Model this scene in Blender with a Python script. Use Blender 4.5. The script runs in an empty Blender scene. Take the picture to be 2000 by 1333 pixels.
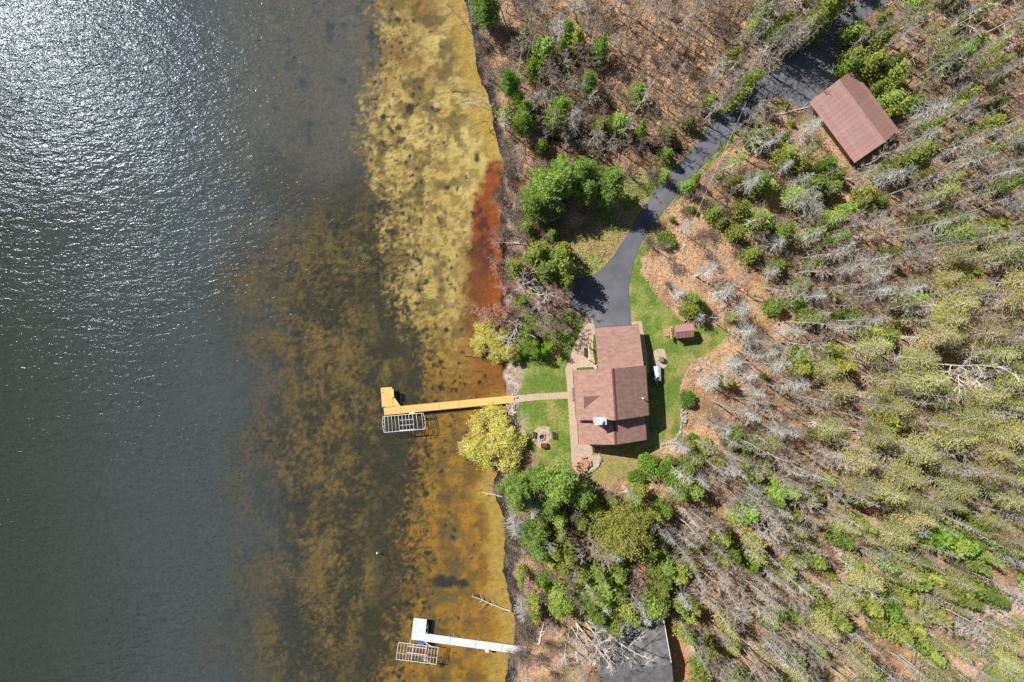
import bpy, math, random
import numpy as np
from math import radians as RAD, sin, cos, pi

# ------------------------------------------------------------------ camera, sky, sun, exposure
SC = bpy.context.scene
COL = SC.collection
CAM_H = 120.0            # metres above the lake
FPX = 1333.0             # focal length in photograph pixels (24 mm on a 36 mm frame, 2000 px wide)
cam = bpy.data.cameras.new('camera'); cam.lens = 24.0; cam.sensor_width = 36.0
cam.clip_start = 1.0; cam.clip_end = 4000.0
camo = bpy.data.objects.new('camera', cam); COL.objects.link(camo)
camo.location = (0, 0, CAM_H); camo.rotation_euler = (0, 0, 0)
SC.camera = camo

SUN_EL = RAD(49.0)
SUN_DIR = np.array([-0.82, 0.572]); SUN_DIR /= np.linalg.norm(SUN_DIR)   # towards the sun, on the ground plane
world = bpy.data.worlds.new('World'); SC.world = world; world.use_nodes = True
nt = world.node_tree; nt.nodes.clear()
wo = nt.nodes.new('ShaderNodeOutputWorld'); bg = nt.nodes.new('ShaderNodeBackground'); sky = nt.nodes.new('ShaderNodeTexSky')
sky.sky_type = 'NISHITA'; sky.sun_disc = False; sky.sun_elevation = SUN_EL
sky.sun_rotation = math.atan2(SUN_DIR[0], SUN_DIR[1]); sky.altitude = 400
bg.inputs['Strength'].default_value = 0.056
nt.links.new(sky.outputs[0], bg.inputs[0]); nt.links.new(bg.outputs[0], wo.inputs[0])
sun = bpy.data.lights.new('sun', 'SUN'); sun.energy = 5.0; sun.angle = RAD(0.53); sun.color = (1.0, 0.95, 0.87)
suno = bpy.data.objects.new('sun', sun); COL.objects.link(suno)
from mathutils import Vector
tosun = Vector((SUN_DIR[0]*cos(SUN_EL), SUN_DIR[1]*cos(SUN_EL), sin(SUN_EL)))
suno.rotation_euler = tosun.to_track_quat('Z', 'Y').to_euler(); suno.location = tosun*300
SC.view_settings.view_transform = 'Standard'; SC.view_settings.look = 'None'
SC.view_settings.exposure = 0.22; SC.view_settings.gamma = 1.0
SC.cycles.max_bounces = 6; SC.cycles.diffuse_bounces = 3; SC.cycles.glossy_bounces = 2
SC.cycles.transparent_max_bounces = 6; SC.cycles.transmission_bounces = 2; SC.cycles.use_denoising = False
SC.cycles.caustics_reflective = False; SC.cycles.caustics_refractive = False

rng = np.random.default_rng(7)
random.seed(7)

def W(px, py, z=0.0):
    """photograph pixel + estimated height -> world point"""
    k = (CAM_H - z)/FPX
    return np.array([(px-1000.0)*k, -(py-666.5)*k, z])
def w2(px, py, z=1.5):
    return W(px, py, z)[:2]
def to_px(p):
    k = FPX/(CAM_H-p[2]); return np.array([1000+p[0]*k, 666.5-p[1]*k])

# ------------------------------------------------------------------ noise
_tab = np.random.default_rng(99).random((256, 256))
def vnoise(x, y, seed=0):
    x = np.asarray(x, float)+seed*17.31; y = np.asarray(y, float)+seed*5.77
    xi = np.floor(x).astype(int); yi = np.floor(y).astype(int); fx = x-xi; fy = y-yi
    fx = fx*fx*(3-2*fx); fy = fy*fy*(3-2*fy)
    a = _tab[xi & 255, yi & 255]; b = _tab[(xi+1) & 255, yi & 255]; c = _tab[xi & 255, (yi+1) & 255]; d = _tab[(xi+1) & 255, (yi+1) & 255]
    return (a*(1-fx)+b*fx)*(1-fy)+(c*(1-fx)+d*fx)*fy
def fbm(x, y, o=4, seed=0):
    s = 0; a = .5; t = 0
    for i in range(o):
        s = s+a*vnoise(np.asarray(x)*2**i, np.asarray(y)*2**i, seed+i*3); t += a; a *= .5
    return s/t
def sstep(a, b, x):
    t = np.clip((x-a)/(b-a), 0, 1); return t*t*(3-2*t)
def inpoly(x, y, poly):
    x = np.asarray(x); y = np.asarray(y); r = np.zeros(x.shape, bool); n = len(poly)
    for i in range(n):
        x0, y0 = poly[i]; x1, y1 = poly[(i+1) % n]
        if y0 == y1: continue
        c = ((y0 > y) != (y1 > y)) & (x < (x1-x0)*(y-y0)/(y1-y0)+x0); r ^= c
    return r

# ------------------------------------------------------------------ mesh builder
class MB:
    def __init__(s): s.v = []; s.f = []; s.n = 0
    def add(s, V, F, mi=0):
        V = np.asarray(V, float).reshape(-1, 3)
        if isinstance(F, np.ndarray): s.f.append((F+s.n, mi))
        else:
            by = {}
            for f in F: by.setdefault(len(f), []).append(f)
            for k, q in by.items(): s.f.append((np.array(q, int)+s.n, mi))
        s.v.append(V); s.n += len(V); return s
    def hexa(s, P, mi=0):   # 8 points: bottom ring 0-3 (ccw), top ring 4-7
        return s.add(P, [(3,2,1,0),(4,5,6,7),(0,1,5,4),(1,2,6,5),(2,3,7,6),(3,0,4,7)], mi)
    def box(s, c, size, rz=0.0, mi=0, tilt=None):
        x, y, z = np.array(size)/2; P = np.array([(-x,-y,-z),(x,-y,-z),(x,y,-z),(-x,y,-z),(-x,-y,z),(x,-y,z),(x,y,z),(-x,y,z)])
        if tilt is not None: P = P @ np.array(tilt).T
        c_, s_ = cos(rz), sin(rz); R = np.array([(c_,-s_,0),(s_,c_,0),(0,0,1)])
        return s.hexa(P @ R.T+np.array(c), mi)
    def prism(s, poly, z0, z1, mi=0):
        n = len(poly); z0 = np.broadcast_to(z0, n); z1 = np.broadcast_to(z1, n)
        A = sum(poly[i][0]*poly[(i+1) % n][1]-poly[(i+1) % n][0]*poly[i][1] for i in range(n))
        idx = range(n) if A > 0 else range(n-1, -1, -1)
        V = [(poly[i][0], poly[i][1], z0[i]) for i in idx]+[(poly[i][0], poly[i][1], z1[i]) for i in idx]
        F = [tuple(range(n-1, -1, -1)), tuple(range(n, 2*n))]+[(i, (i+1) % n, n+(i+1) % n, n+i) for i in range(n)]
        return s.add(V, F, mi)
    def slab(s, P, t, mi=0):  # planar polygon of 3D points, thickened downwards along its normal
        P = np.array(P, float); nrm = np.cross(P[1]-P[0], P[2]-P[0]); nrm /= np.linalg.norm(nrm)
        if nrm[2] < 0: P = P[::-1]; nrm = -nrm
        n = len(P); V = np.concatenate([P-nrm*t, P])
        F = [tuple(range(n-1, -1, -1)), tuple(range(n, 2*n))]+[(i, (i+1) % n, n+(i+1) % n, n+i) for i in range(n)]
        return s.add(V, F, mi)
    def tubes(s, P0, P1, r0, r1, k=3, mi=0):
        P0 = np.atleast_2d(np.array(P0, float)); P1 = np.atleast_2d(np.array(P1, float)); N = len(P0)
        r0 = np.broadcast_to(r0, N); r1 = np.broadcast_to(r1, N)
        d = P1-P0; d /= np.maximum(np.linalg.norm(d, axis=1, keepdims=True), 1e-6)
        ref = np.where(np.abs(d[:, 2:3]) > .9, np.array([[1., 0, 0]]), np.array([[0, 0, 1.]]))
        a = np.cross(d, ref); a /= np.linalg.norm(a, axis=1, keepdims=True); b = np.cross(d, a)
        th = np.arange(k)*2*pi/k; c_ = np.cos(th)[None, :, None]; s_ = np.sin(th)[None, :, None]
        ring = a[:, None]*c_+b[:, None]*s_
        V = np.stack([P0[:, None]+ring*r0[:, None, None], P1[:, None]+ring*r1[:, None, None]], 1).reshape(-1, 3)
        base = (np.arange(N)*2*k)[:, None]; i = np.arange(k); j = (i+1) % k
        F = np.stack([base+j, base+i, base+k+i, base+k+j], 2).reshape(-1, 4)
        s.add(V, F, mi)
        if k >= 4:
            s.f.append((base+k+i[::-1]+s.n-len(V), mi)); s.f.append((base+i+s.n-len(V), mi))
        return s
    def chain(s, pts, r, k=5, mi=0):
        pts = np.array(pts, float); r = np.broadcast_to(r, len(pts)); return s.tubes(pts[:-1], pts[1:], r[:-1], r[1:], k, mi)
    def leaves(s, C, L, Wd, rg, up=.8, dirs=None, mi=0):
        C = np.array(C, float); N = len(C); L = np.broadcast_to(L, N)*rg.uniform(.7, 1.3, N); Wd = np.broadcast_to(Wd, N)*rg.uniform(.7, 1.3, N)
        n = rg.normal(size=(N, 3)); n[:, 2] += up; n /= np.linalg.norm(n, axis=1, keepdims=True)
        t = rg.normal(size=(N, 3)) if dirs is None else np.array(dirs)+rg.normal(size=(N, 3))*.45
        t -= n*np.sum(n*t, 1, keepdims=True); t /= np.maximum(np.linalg.norm(t, axis=1, keepdims=True), 1e-6); b = np.cross(n, t)
        L = L[:, None]*.5; Wd = Wd[:, None]*.5
        V = np.stack([C-t*L, C-b*Wd, C+t*L, C+b*Wd], 1).reshape(-1, 3)
        F = np.arange(4*N).reshape(-1, 4); return s.add(V, F, mi)
    def mesh(s, name, mats, smooth=False):
        me = bpy.data.meshes.new(name); V = np.concatenate(s.v); me.vertices.add(len(V)); me.vertices.foreach_set('co', V.ravel())
        loops = np.concatenate([f.ravel() for f, m in s.f]); tot = np.concatenate([np.full(len(f), f.shape[1]) for f, m in s.f])
        mi = np.concatenate([np.full(len(f), m) for f, m in s.f])
        me.loops.add(len(loops)); me.loops.foreach_set('vertex_index', loops.astype(np.int32))
        me.polygons.add(len(tot)); st = np.concatenate([[0], np.cumsum(tot)[:-1]])
        me.polygons.foreach_set('loop_start', st.astype(np.int32)); me.polygons.foreach_set('loop_total', tot.astype(np.int32))
        me.polygons.foreach_set('material_index', mi.astype(np.int32))
        me.polygons.foreach_set('use_smooth', np.full(len(tot), smooth))
        for m in (mats if isinstance(mats, (list, tuple)) else [mats]): me.materials.append(M[m] if isinstance(m, str) else m)
        me.update(calc_edges=True); return me
    def build(s, name, mats, parent=None, smooth=False):
        return link(name, s.mesh(name, mats, smooth), parent)

def link(name, data, parent=None):
    o = bpy.data.objects.new(name, data); COL.objects.link(o)
    if parent is not None: o.parent = parent
    return o
def tag(o, label=None, cat=None, group=None, kind=None):
    if label: o['label'] = label
    if cat: o['category'] = cat
    if group: o['group'] = group
    if kind: o['kind'] = kind
    return o
def thing(name, label, cat, loc=(0, 0, 0), rz=0.0, group=None):
    o = link(name, None); o.location = tuple(loc); o.rotation_euler = (0, 0, rz); return tag(o, label, cat, group)

# ------------------------------------------------------------------ materials
M = {}
def lin(r, g, b):
    return tuple(((c/255)/12.92 if c <= 10 else ((c/255+.055)/1.055)**2.4) for c in (r, g, b))
def mat(name, c1, c2=None, scale=2.0, detail=4.0, rough=.85, bump=0.0, bscale=None, rnd=0.0, hue=0.0, transl=0.0, spec=.25, metal=0.0, attr=None, contrast=(.35, .65), stretch=None):
    m = bpy.data.materials.new(name); m.use_nodes = True; t = m.node_tree; t.nodes.clear(); N = t.nodes.new; K = t.links.new
    out = N('ShaderNodeOutputMaterial'); co = N('ShaderNodeTexCoord'); src = co.outputs['Object']
    if stretch:
        mp = N('ShaderNodeMapping'); mp.inputs['Scale'].default_value = stretch[:3]
        if len(stretch) > 3: mp.inputs['Rotation'].default_value = (0, 0, stretch[3])
        K(src, mp.inputs[0]); src = mp.outputs[0]
    no = N('ShaderNodeTexNoise'); no.inputs['Scale'].default_value = scale; no.inputs['Detail'].default_value = detail; no.inputs['Roughness'].default_value = .65; K(src, no.inputs['Vector'])
    mr = N('ShaderNodeMapRange'); mr.inputs[1].default_value = contrast[0]; mr.inputs[2].default_value = contrast[1]; K(no.outputs[0], mr.inputs[0])
    mx = N('ShaderNodeMix'); mx.data_type = 'RGBA'; K(mr.outputs[0], mx.inputs[0])
    if attr:
        at = N('ShaderNodeAttribute'); at.attribute_name = attr
        h1 = N('ShaderNodeHueSaturation'); h1.inputs['Value'].default_value = c1; K(at.outputs[0], h1.inputs['Color']); K(h1.outputs[0], mx.inputs[6])
        h2 = N('ShaderNodeHueSaturation'); h2.inputs['Value'].default_value = c2; K(at.outputs[0], h2.inputs['Color']); K(h2.outputs[0], mx.inputs[7])
    else:
        mx.inputs[6].default_value = (*c1, 1); mx.inputs[7].default_value = (*(c2 or c1), 1)
    colr = mx.outputs[2]
    if rnd or hue:
        oi = N('ShaderNodeObjectInfo'); hs = N('ShaderNodeHueSaturation'); K(colr, hs.inputs['Color'])
        if rnd:
            v = N('ShaderNodeMapRange'); v.inputs[3].default_value = 1-rnd; v.inputs[4].default_value = 1+rnd; K(oi.outputs['Random'], v.inputs[0]); K(v.outputs[0], hs.inputs['Value'])
        if hue:
            mu = N('ShaderNodeMath'); mu.operation = 'MULTIPLY'; mu.inputs[1].default_value = 7.13; K(oi.outputs['Random'], mu.inputs[0])
            fr = N('ShaderNodeMath'); fr.operation = 'FRACT'; K(mu.outputs[0], fr.inputs[0])
            v = N('ShaderNodeMapRange'); v.inputs[3].default_value = .5-hue; v.inputs[4].default_value = .5+hue; K(fr.outputs[0], v.inputs[0]); K(v.outputs[0], hs.inputs['Hue'])
        colr = hs.outputs[0]
    bn = None
    if bump:
        b = N('ShaderNodeBump'); b.inputs['Strength'].default_value = 1.0; b.inputs['Distance'].default_value = bump
        n2 = N('ShaderNodeTexNoise'); n2.inputs['Scale'].default_value = bscale or scale*4; n2.inputs['Detail'].default_value = 3; K(src, n2.inputs['Vector']); K(n2.outputs[0], b.inputs['Height']); bn = b.outputs[0]
    if transl:
        d = N('ShaderNodeBsdfDiffuse'); tr = N('ShaderNodeBsdfTranslucent'); ms = N('ShaderNodeMixShader'); ms.inputs[0].default_value = transl
        K(colr, d.inputs[0]); K(colr, tr.inputs[0]); K(d.outputs[0], ms.inputs[1]); K(tr.outputs[0], ms.inputs[2]); K(ms.outputs[0], out.inputs[0])
    else:
        p = N('ShaderNodeBsdfPrincipled'); K(colr, p.inputs['Base Color']); p.inputs['Roughness'].default_value = rough; p.inputs['Specular IOR Level'].default_value = spec; p.inputs['Metallic'].default_value = metal
        if bn: K(bn, p.inputs['Normal'])
        K(p.outputs[0], out.inputs[0])
    M[name] = m; return m

# ground and lake bed: the colour of soil, grass, sand and weed, with some shade and sky sheen painted in, is stored on the mesh, grain comes from noise
mat('ground_mat', .72, 1.25, scale=2.6, detail=8, rough=.95, bump=.10, bscale=2.2, attr='soil', spec=.1)
mat('bed_mat', .8, 1.15, scale=1.6, detail=7, rough=.95, attr='soil', spec=.0)
mat('asphalt', (.100, .104, .122), (.175, .180, .206), scale=.22, detail=10, contrast=(.3, .7), rough=.8, bump=.004, bscale=30, spec=.3)
mat('paver', (.40, .295, .225), (.60, .455, .35), scale=3.5, detail=6, rough=.9, bump=.01, bscale=8)
mat('shingle', (.30, .175, .140), (.42, .260, .215), scale=1.0, detail=8, rough=.95, bump=.012, bscale=14, spec=.1, stretch=(1, 2.2, 1))
mat('shingle_edge', (.16, .07, .06))
mat('siding', (.36, .22, .14), (.42, .27, .17), scale=4, stretch=(.3, .3, 6), rough=.8)
mat('glass', (.03, .04, .05), rough=.05, spec=.5)
mat('white_paint', (.75, .76, .78), (.82, .82, .82), rough=.5)
mat('metal_roof', (.36, .21, .19), (.44, .27, .245), scale=.7, detail=6, rough=.42, spec=.5, rnd=.05)
mat('cap_metal', (.55, .62, .68), (.72, .76, .80), rough=.45, metal=.2, spec=.5)
mat('dock_wood', (.70, .44, .145), (.84, .56, .205), scale=1.4, stretch=(.6, 3, 1), detail=5, rough=.7, rnd=.04)
mat('dock_side', (.36, .19, .05), (.44, .25, .07), rough=.8)
mat('white_deck', (.60, .63, .67), (.70, .72, .75), scale=2, rough=.6, rnd=.03)
mat('alum', (.66, .68, .72), (.80, .81, .83), rough=.4, metal=.15, spec=.5)
mat('bunk_wood', (.66, .50, .36), (.76, .60, .46), rough=.8)
mat('blue_plastic', (.05, .12, .45), (.08, .18, .55), rough=.5)
mat('dark_wood', (.055, .040, .035), (.10, .07, .06), scale=6, rough=.8)
mat('grey_wood', (.20, .16, .15), (.30, .25, .23), scale=5, stretch=(1, 6, 1), rough=.85)
mat('cedar_wood', (.42, .22, .12), (.56, .32, .18), scale=5, stretch=(1, 6, 1), rough=.8)
mat('new_wood', (.50, .31, .18), (.64, .42, .26), scale=5, stretch=(6, 1, 1), rough=.8)
mat('stone', (.30, .285, .265), (.56, .54, .51), scale=3, rough=.9, bump=.03, rnd=.2)
mat('flagstone', (.38, .28, .19), (.60, .47, .34), scale=2.5, rough=.9, bump=.02, rnd=.12)
mat('grey_shingle', (.10, .096, .10), (.215, .205, .21), scale=.8, detail=8, rough=.95, bump=.01, bscale=14)
mat('red_cushion', (.22, .03, .04), (.30, .05, .06), rough=.8)
mat('tarp_blue', (.46, .56, .64), (.62, .70, .76), scale=1.5, rough=.5)
mat('char', (.02, .018, .018), (.05, .045, .04))
mat('bark', (.13, .10, .08), (.24, .19, .16), scale=3, stretch=(1, 1, .3), rough=.95, rnd=.2)
mat('grey_bark', (.40, .37, .325), (.62, .585, .525), scale=3, stretch=(1, 1, .3), rough=.95, rnd=.15)
mat('white_bark', (.55, .52, .48), (.78, .75, .70), scale=3, stretch=(1, 1, .3), rough=.95, rnd=.1)
mat('grey_twig', (.30, .265, .22), (.50, .455, .385), scale=1.5, rough=.95, rnd=.25, hue=.012)
mat('brown_twig', (.22, .17, .13), (.38, .305, .24), scale=1.5, rough=.95, rnd=.25, hue=.012)
mat('lichen_twig', (.42, .42, .385), (.62, .615, .565), scale=1.5, rough=.95, rnd=.15)
mat('white_twig', (.52, .475, .41), (.74, .69, .61), scale=1.5, rough=.95, rnd=.1)
mat('red_twig', (.42, .22, .17), (.55, .33, .26), scale=1.5, rough=.95, rnd=.12)
mat('pine_leaf', (.23, .37, .075), (.43, .60, .16), scale=.9, detail=3, transl=.42, rnd=.15, hue=.012)
mat('cedar_leaf', (.25, .32, .065), (.48, .56, .15), scale=.9, detail=3, transl=.42, rnd=.35, hue=.028)
mat('fir_leaf', (.19, .33, .045), (.34, .51, .10), scale=.9, detail=3, transl=.42, rnd=.18, hue=.015)
mat('olive_leaf', (.28, .29, .055), (.48, .48, .13), scale=.9, detail=3, transl=.4, rnd=.1)
mat('larch_leaf', (.39, .40, .12), (.70, .66, .26), scale=.7, detail=3, transl=.42, rnd=.26, hue=.028)
mat('willow_leaf', (.62, .58, .10), (.88, .84, .26), scale=.8, detail=3, transl=.35, rnd=.05)
mat('litter_leaf', (.44, .275, .155), (.74, .53, .36), scale=.35, detail=6, transl=.15, contrast=(.3, .7))
mat('dry_grass', (.46, .37, .20), (.60, .50, .29), scale=.6, transl=.2)
mat('rust', (.18, .08, .05), (.28, .14, .09), rough=.8)

# ------------------------------------------------------------------ shore line, ground height
SHORE = [(-400, 890), (-60, 900), (0, 908), (30, 915), (80, 925), (130, 930), (165, 941), (185, 955), (215, 962), (260, 968), (300, 977), (318, 986), (332, 984), (360, 978), (400, 976), (470, 977), (520, 981), (590, 981),
         (640, 984), (700, 985), (740, 986), (775, 990), (830, 986), (900, 984), (935, 968), (965, 964), (1000, 979), (1040, 987), (1100, 984), (1140, 988), (1190, 1000), (1230, 1008), (1260, 1004), (1300, 990), (1345, 988), (1700, 975)]
_sy = np.array([-(a-666.5)*CAM_H/FPX for a, b in SHORE])[::-1]; _sx = np.array([(b-1000)*CAM_H/FPX for a, b in SHORE])[::-1]
def shore_x(y):
    y = np.asarray(y, float); return np.interp(y, _sy, _sx)+(fbm(y*.6, y*0, 3, 41)-.5)*1.1
LAWN_W = [(1003, 640), (1020, 610), (1150, 612), (1150, 640), (1140, 720), (1140, 900), (1120, 912), (1070, 905), (1040, 885), (1008, 870), (1006, 790), (1004, 715)]
LAWN_E = [(1222, 470), (1250, 455), (1254, 490), (1250, 530), (1275, 572), (1306, 600), (1345, 640), (1385, 632), (1422, 645), (1402, 680), (1345, 712), (1328, 745), (1330, 795), (1334, 830), (1322, 855), (1288, 870), (1250, 880), (1225, 640), (1226, 560)]
LAWN_S = [(1130, 870), (1285, 868), (1262, 895), (1235, 925), (1190, 945), (1140, 940), (1125, 928)]
LAWN_N = [(1108, 560), (1112, 470), (1150, 420), (1210, 375), (1255, 330), (1310, 325), (1318, 350), (1272, 398), (1220, 480), (1190, 520), (1150, 550)]
VERGE = [(1400, 215), (1470, 165), (1490, 200), (1560, 200), (1500, 225), (1440, 270), (1380, 330), (1330, 385), (1290, 425), (1262, 500), (1225, 500), (1262, 400), (1330, 318)]
DRIVE = [(1700, -25), (1610, 60), (1545, 110), (1505, 138), (1474, 168), (1440, 196), (1400, 228), (1348, 296), (1305, 340), (1263, 396), (1238, 436), (1214, 475), (1186, 514), (1152, 541), (1118, 549), (1110, 585), (1118, 606), (1146, 614), (1157, 640), (1158, 662),
         (1236, 662), (1233, 635), (1230, 600), (1228, 560), (1243, 495), (1262, 460), (1300, 408), (1340, 360), (1380, 316), (1426, 266), (1472, 222), (1499, 199), (1520, 188), (1550, 205), (1590, 225), (1668, 165), (1646, 147), (1632, 118), (1642, 80), (1688, 39), (1770, -25)]
YARD = LAWN_W, LAWN_E, LAWN_S, LAWN_N
def gz(x, y):
    x = np.asarray(x, float); y = np.asarray(y, float); d = x-shore_x(y)
    z = np.where(d < 0, d*1.6, np.interp(d, [0, .5, 1.4, 3.0, 8.0, 14], [0, .45, .75, 1.05, 1.42, 1.5]))
    wild = sstep(4, 14, d)
    px = 1000+x*11.25; py = 666.5-y*11.25
    dist = np.hypot(np.maximum(np.maximum(1090-px, px-1345), 0), np.maximum(np.maximum(600-py, py-940), 0))
    wild = wild*sstep(20, 120, dist)
    return np.maximum(z, -6.0)+wild*(fbm(x*.10, y*.10, 3, 5)-.5)*.5
def gzf(x, y): return float(gz(x, y))

def grid_sheet(name, xs, ys, zf, colf, material):
    X, Y = np.meshgrid(xs, ys); Z = zf(X, Y); nx, ny = len(xs), len(ys)
    b = MB(); V = np.stack([X, Y, Z], 2).reshape(-1, 3)
    i = (np.arange(ny-1)[:, None]*nx+np.arange(nx-1)[None]).ravel(); F = np.stack([i, i+1, i+nx+1, i+nx], 1)
    b.add(V, F); o = b.build(name, material, smooth=True)
    c = colf(X.ravel(), Y.ravel()); ca = o.data.color_attributes.new('soil', 'FLOAT_COLOR', 'POINT')
    ca.data.foreach_set('color', np.concatenate([c, np.ones((len(c), 1))], 1).ravel().astype(np.float32))
    return tag(o, kind='structure')
def mixc(c, col, m): return c*(1-m[:, None])+np.array(col)[None]*m[:, None]

def ground_col(x, y):
    px = 1000+x*11.25; py = 666.5-y*11.25; d = x-shore_x(y)
    n1 = fbm(x*.12, y*.12, 4, 1); n2 = fbm(x*.5, y*.5, 4, 2); n3 = fbm(x*1.7, y*1.7, 3, 3)
    c = np.tile(np.array([.53, .335, .205]), (len(x), 1))
    c = mixc(c, (.30, .155, .085), sstep(.45, .72, n2)*.75)
    c = mixc(c, (.56, .40, .25), sstep(.52, .75, n3)*.7)
    c = mixc(c, (.20, .115, .075), sstep(.60, .80, n1)*.55)
    c = mixc(c, (.34, .27, .09), sstep(.55, .75, fbm(x*.22, y*.22, 3, 8))*.45*sstep(1300, 1420, px))
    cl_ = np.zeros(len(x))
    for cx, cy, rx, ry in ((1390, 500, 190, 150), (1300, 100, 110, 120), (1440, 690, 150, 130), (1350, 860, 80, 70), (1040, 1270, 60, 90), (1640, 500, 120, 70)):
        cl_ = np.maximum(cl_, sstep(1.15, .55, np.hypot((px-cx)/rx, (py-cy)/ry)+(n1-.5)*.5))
    c = mixc(c, (.17, .115, .070), (1-cl_)*.62*sstep(.30, .55, n2))  # darker duff under the woods, with mottled tree shade put into the colour
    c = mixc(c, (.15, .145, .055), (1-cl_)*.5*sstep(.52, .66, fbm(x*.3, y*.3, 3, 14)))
    wob = (fbm(x*.35, y*.35, 3, 11)-.5)*26; wob2 = (fbm(x*.35, y*.35, 3, 12)-.5)*26
    qx = px+wob; qy = py+wob2
    def grass(poly, dry=0.0, wobble=1.0):
        m = inpoly(px+wob*wobble, py+wob2*wobble, poly).astype(float)
        g = np.tile(np.array([.135, .200, .036]), (len(x), 1))
        g = mixc(g, (.27, .30, .085), sstep(.35, .65, n2)*.85)
        g = mixc(g, (.14, .21, .038), sstep(.50, .75, fbm(x*.25, y*.25, 3, 21))*.7)
        dr = np.clip(sstep(.62-dry, .85-dry, fbm(x*.3, y*.3, 4, 22)), 0, 1)
        g = mixc(g, (.36, .275, .115), dr*.85); return m, g
    for poly, dry, wb in ((LAWN_N, .28, 1.0), (VERGE, .10, .5), (LAWN_S, .25, .6), (LAWN_W, .02, .6), (LAWN_E, .05, .55)):
        m, g = grass(poly, dry, wb); c = c*(1-m[:, None])+g*m[:, None]
    # sand road and bare earth low on the east side, earth by the neighbour's cabin
    for poly, colr in (([(1925, 1225), (1880, 1190), (1960, 1150), (2080, 1130), (2080, 1200), (2000, 1245), (1965, 1262)], (.60, .43, .32)),
                       ([(1850, 1275), (1900, 1275), (2000, 1360), (1985, 1480), (1900, 1480), (1890, 1330)], (.60, .43, .32)),
                       ([(1955, 1240), (2080, 1180), (2080, 1300), (1990, 1330)], (.46, .32, .14)),
                       ([(1290, 1230), (1335, 1238), (1348, 1300), (1352, 1350), (1240, 1350), (1240, 1325), (1310, 1310)], (.46, .235, .13))):
        m = inpoly(px+wob*.5, py+wob2*.5, poly).astype(float)*.9; c = mixc(c, colr, m)
    # foot of the bank: wet black peat, then pale driftwood and stones, then dry brush ground
    c = mixc(c, (.40, .31, .25), sstep(4.6, 2.4, d)*sstep(.3, .6, n2)*.9)
    peat = np.clip(sstep(np.where(py < 650, 1.5, 2.1), np.where(py < 650, .7, 1.2), d+(n2-.5)*1.6), 0, 1)*np.where((py > 690) & (py < 800), .35, 1.0)
    c = mixc(c, (.030, .024, .022), peat)
    rocks = sstep(.45, .6, n3)*((py > 690) & (py < 860))*sstep(0, .6, d)*sstep(2.4, 1.6, d); c = mixc(c, (.50, .42, .36), rocks*.9)
    # a dark wet channel running in from the lake to the drive
    ch = np.interp(px, [985, 1040, 1090, 1150, 1220, 1290, 1345], [322, 290, 268, 268, 283, 292, 298]); m = sstep(10, 4, np.abs(py-ch+wob*.3))*((px > 1040) & (px < 1345)); c = mixc(c, (.02, .018, .018), m*.9)
    far = ((np.abs(y) > 70.5) | (x > 104.5)).astype(float); c = mixc(c, (.27, .19, .11), far)
    return np.clip(c, .004, 1)

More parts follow.
